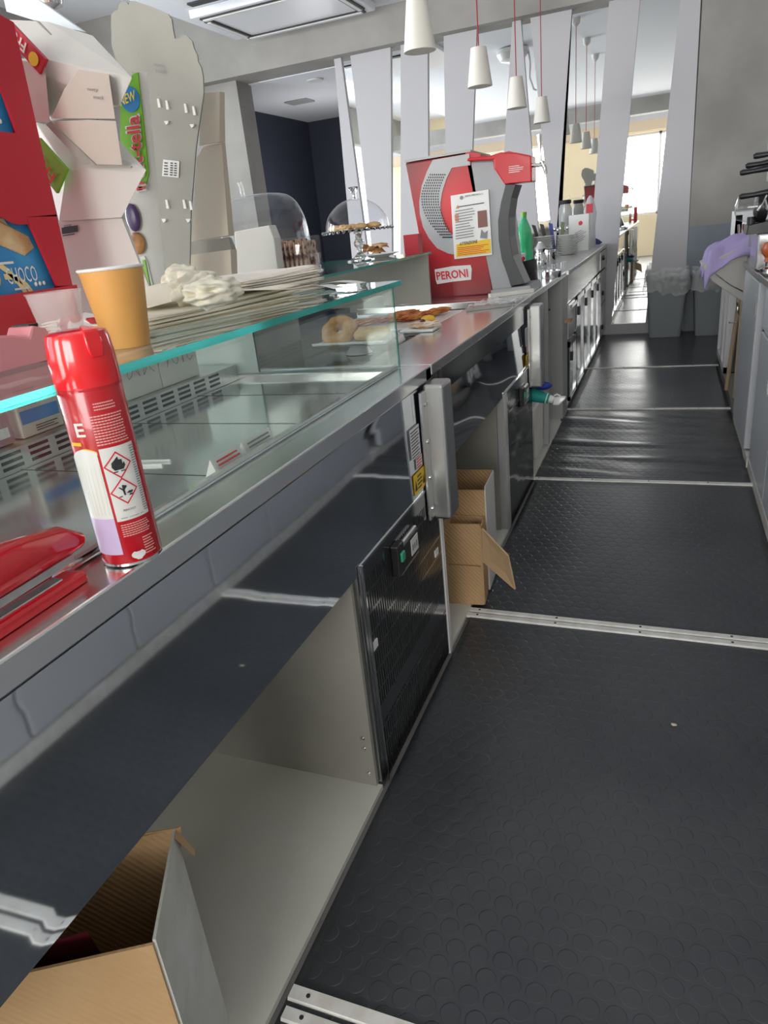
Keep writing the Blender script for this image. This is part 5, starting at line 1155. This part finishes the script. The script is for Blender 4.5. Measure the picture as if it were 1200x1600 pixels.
# rack, cups, box and pens at the rear
t = thing('cup_shelf', 'grey wall-side ledge carrying glasses behind the green bottle', 'shelf', (-1.25, 6.4, CT)); b = B(); b.box(-1.55, -1.12, 6.1, 6.9, CT, CT+.17); obj('body', b, M['lam_grey'], t)
b = B(); b.box(-1.57, -1.10, 6.08, 6.92, CT+.17, CT+.185); obj('wooden_top', b, M['cardb'], t)
for k, (x, y, m, lb) in enumerate(((-1.32,6.2,'redcard','small maroon carton on the ledge behind the green bottle'), (-1.24,6.25,'acrylic','empty glass on the ledge beside the maroon carton'), (-1.17,6.3,'acrylic','glass with red print on the ledge, rightmost'))):
    tt = thing('carton' if k == 0 else 'drinking_glass', lb, 'carton' if k == 0 else 'glass', (x, y, CT+.185))
    b = B()
    if k == 0: b.box(x-.03, x+.03, y-.03, y+.03, CT+.186, CT+.30)
    else: b.lathe([(.032,0),(.042,.12),(.040,.12),(.03,.006)], (x,y,CT+.186), 28)
    obj('body', b, M[m], tt, smooth=k > 0)
    if k == 2: b = B(); b.box(x-.025, x+.025, y-.043, y-.041, CT+.23, CT+.26); obj('red_print', b, M['inkred'], tt)
for k, (x, y, m, a, lb) in enumerate(((-1.02,6.55,'black',-.35,'black pen-like tool leaning behind the saucers, leftmost'), (-.98,6.6,'black',-.25,'black tool leaning just right of the leftmost one'), (-.93,6.62,'blue2',-.15,'dark blue tool leaning behind the saucers'), (-.88,6.62,'olive',.1,'olive green tool standing behind the saucers'))):
    if m == 'blue2': M[m] = mat('navy_plastic', (.02,.04,.28), .4)
    if m == 'olive': M[m] = mat('olive_plastic', (.16,.20,.10), .5)
    b = B(); b.hull([(x-.012,y,CT),(x+.012,y,CT),(x+.012,y+.01,CT),(x-.012,y+.01,CT),(x-.02+a*.22,y,CT+.26),(x+.016+a*.22,y,CT+.25),(x+.012+a*.22,y+.01,CT+.25),(x-.016+a*.22,y+.01,CT+.26)]); tag(obj('bar_tool', b, M[m], bevel=.003), lb, 'bar tool')
t = thing('dispenser_box', 'white carton with a small red logo standing behind the right saucer stack', 'box', (-.74, 6.85, CT))
b = B(); b.box(-.83, -.66, 6.78, 6.95, CT, CT+.30); obj('carton', b, M['ceramic'], t, bevel=.003)
b = B(); b.blob((-.73,6.779,CT+.23), .018,.002,.018,.1,2,2); obj('red_logo', b, M['inkred'], t, smooth=True)
b = B(); lines(b, (-.82,6.779,CT+.04), (.14,0,.06), (0,0,.10), 6, .3); obj('stripe_print', b, M['inkgrey'], t)
t = thing('cup_rack', 'clear rack of small espresso cups and spoons behind the saucers', 'rack', (-.9, 6.9, CT))
b = B(); b.box(-1.0, -.84, 6.82, 7.0, CT, CT+.15); obj('rack_body', b, M['acrylic'], t)
for k in range(6): 
    b = B(); b.blob((-.98+.028*k, 6.80, CT+.19+.01*(k % 2)), .018,.018,.022,.1,2,2,k); tag(obj('espresso_spoon_cup', b, M['chrome'], smooth=True), 'small shiny steel cup in the row above the saucers', 'cup', 'steel cups above the saucers')
t = thing('glass_jar', 'tall glass jar with a dark lid at the back of the bar counter', 'jar', (-.92, 7.25, CT)); b = B(); b.lathe([(.05,0),(.06,.01),(.06,.36),(.045,.40)], (-.92,7.25,CT), 28); obj('jar_body', b, mat('smoky_glass', (.5,.52,.52), .15, alpha=.6), t, smooth=True)
b = B(); b.lathe([(.05,.40),(.055,.41),(.055,.43),(.05,.435)], (-.92,7.25,CT), 24); obj('lid', b, M['blackm'], t, smooth=True)
t = thing('wrapped_bottle', 'bottle-shaped clear package with a maroon label beside the last slanted panel', 'package', (-.70, 7.3, CT)); b = B(); b.lathe([(.05,0),(.055,.01),(.05,.2),(.06,.3),(.03,.42),(.01,.45)], (-.70,7.3,CT), 28); obj('clear_wrap', b, mat('cloudy_film', (.75,.75,.76), .15, alpha=.6), t, smooth=True)
b = B(); b.box(-.73, -.67, 7.235, 7.24, CT+.30, CT+.38); obj('maroon_label', b, M['redcard'], t)
b = B(); b.grid(lambda u, v: (-.76+.15*u, 7.35+.2*v, CT+.02+.045*math.sin(u*PI)*abs(math.sin(v*5))), 16, 16); tag(obj('folded_cloth', b, mat('navy_cloth', (.03,.04,.16), .8), smooth=True, solid=.01), 'folded dark blue cloth at the far end of the bar counter', 'cloth')

# ================================================================== TOY LEG AND POUCH
t = thing('toy_leg', 'toy figure leg in teal trousers with a white sock and shoe sticking out', 'toy', (-.53, 3.40, .36))
tl = mat('teal_fabric', (.01,.32,.27), .6)
lx = lambda x, y: Vector(ony(x, y, 3.38))
b = B(); b.tube([lx(822,616), lx(836,618), lx(848,621), lx(858,623)], [.034,.032,.027,.024], 20); tr = obj('trouser_leg', b, tl, t, smooth=True)
b = B(); p = lx(851,621); q = lx(856,619); b.tube([lx(853.5,622), lx(855,622.4)], .0262, 20); obj('white_stripe', b, M['ceramic'], tr, smooth=True)
b = B(); b.tube([lx(858,623), lx(865,625)], [.020,.018], 18); obj('sock', b, M['paper'], t, smooth=True)
b = B(); p = lx(869,626); b.hull([lx(864,632)+Vector((0,d,0)) for d in (-.018,.018)]+[lx(874,632)+Vector((0,d,0)) for d in (-.02,.02)]+[lx(884,623)+Vector((0,d,0)) for d in (-.012,.012)]+[lx(885,619)+Vector((0,d,0)) for d in (-.008,.008)]+[lx(866,620)+Vector((0,d,0)) for d in (-.012,.012)]+[lx(875,619)+Vector((0,d,0)) for d in (-.012,.012)]); sh = obj('shoe', b, M['ceramic'], t, bevel=.004, sub=1, smooth=True)
b = B(); b.tube([lx(866,618), lx(870,616), lx(876,619)], .004, 8); obj('shoe_laces', b, M['paper'], sh)
b = B(); b.tube([lx(833,604), lx(833,616), lx(836,624), lx(840,628)], .005, 8); tag(obj('black_strap', b, M['black'], smooth=True), 'black strap looped over the teal toy leg', 'strap')
c_ = lx(848,603); b = B(); b.blob(tuple(c_), .045,.025,.019,.1,2,3); t = obj('blue_pouch', b, mat('royal_blue_fabric', (.01,.03,.30), .6), smooth=True); tag(t, 'small royal blue pouch hanging above the teal toy leg', 'pouch')
b = B(); b.tube([tuple(lx(841,588)), tuple(lx(847,593)), tuple(lx(853,599))], .004, 8); tag(obj('hanging_cord', b, M['black'], smooth=True), 'short black cord above the royal blue pouch', 'cord')

for o in bpy.data.objects:
    if '_o' in o: del o['_o']
    if '_y' in o: del o['_y']
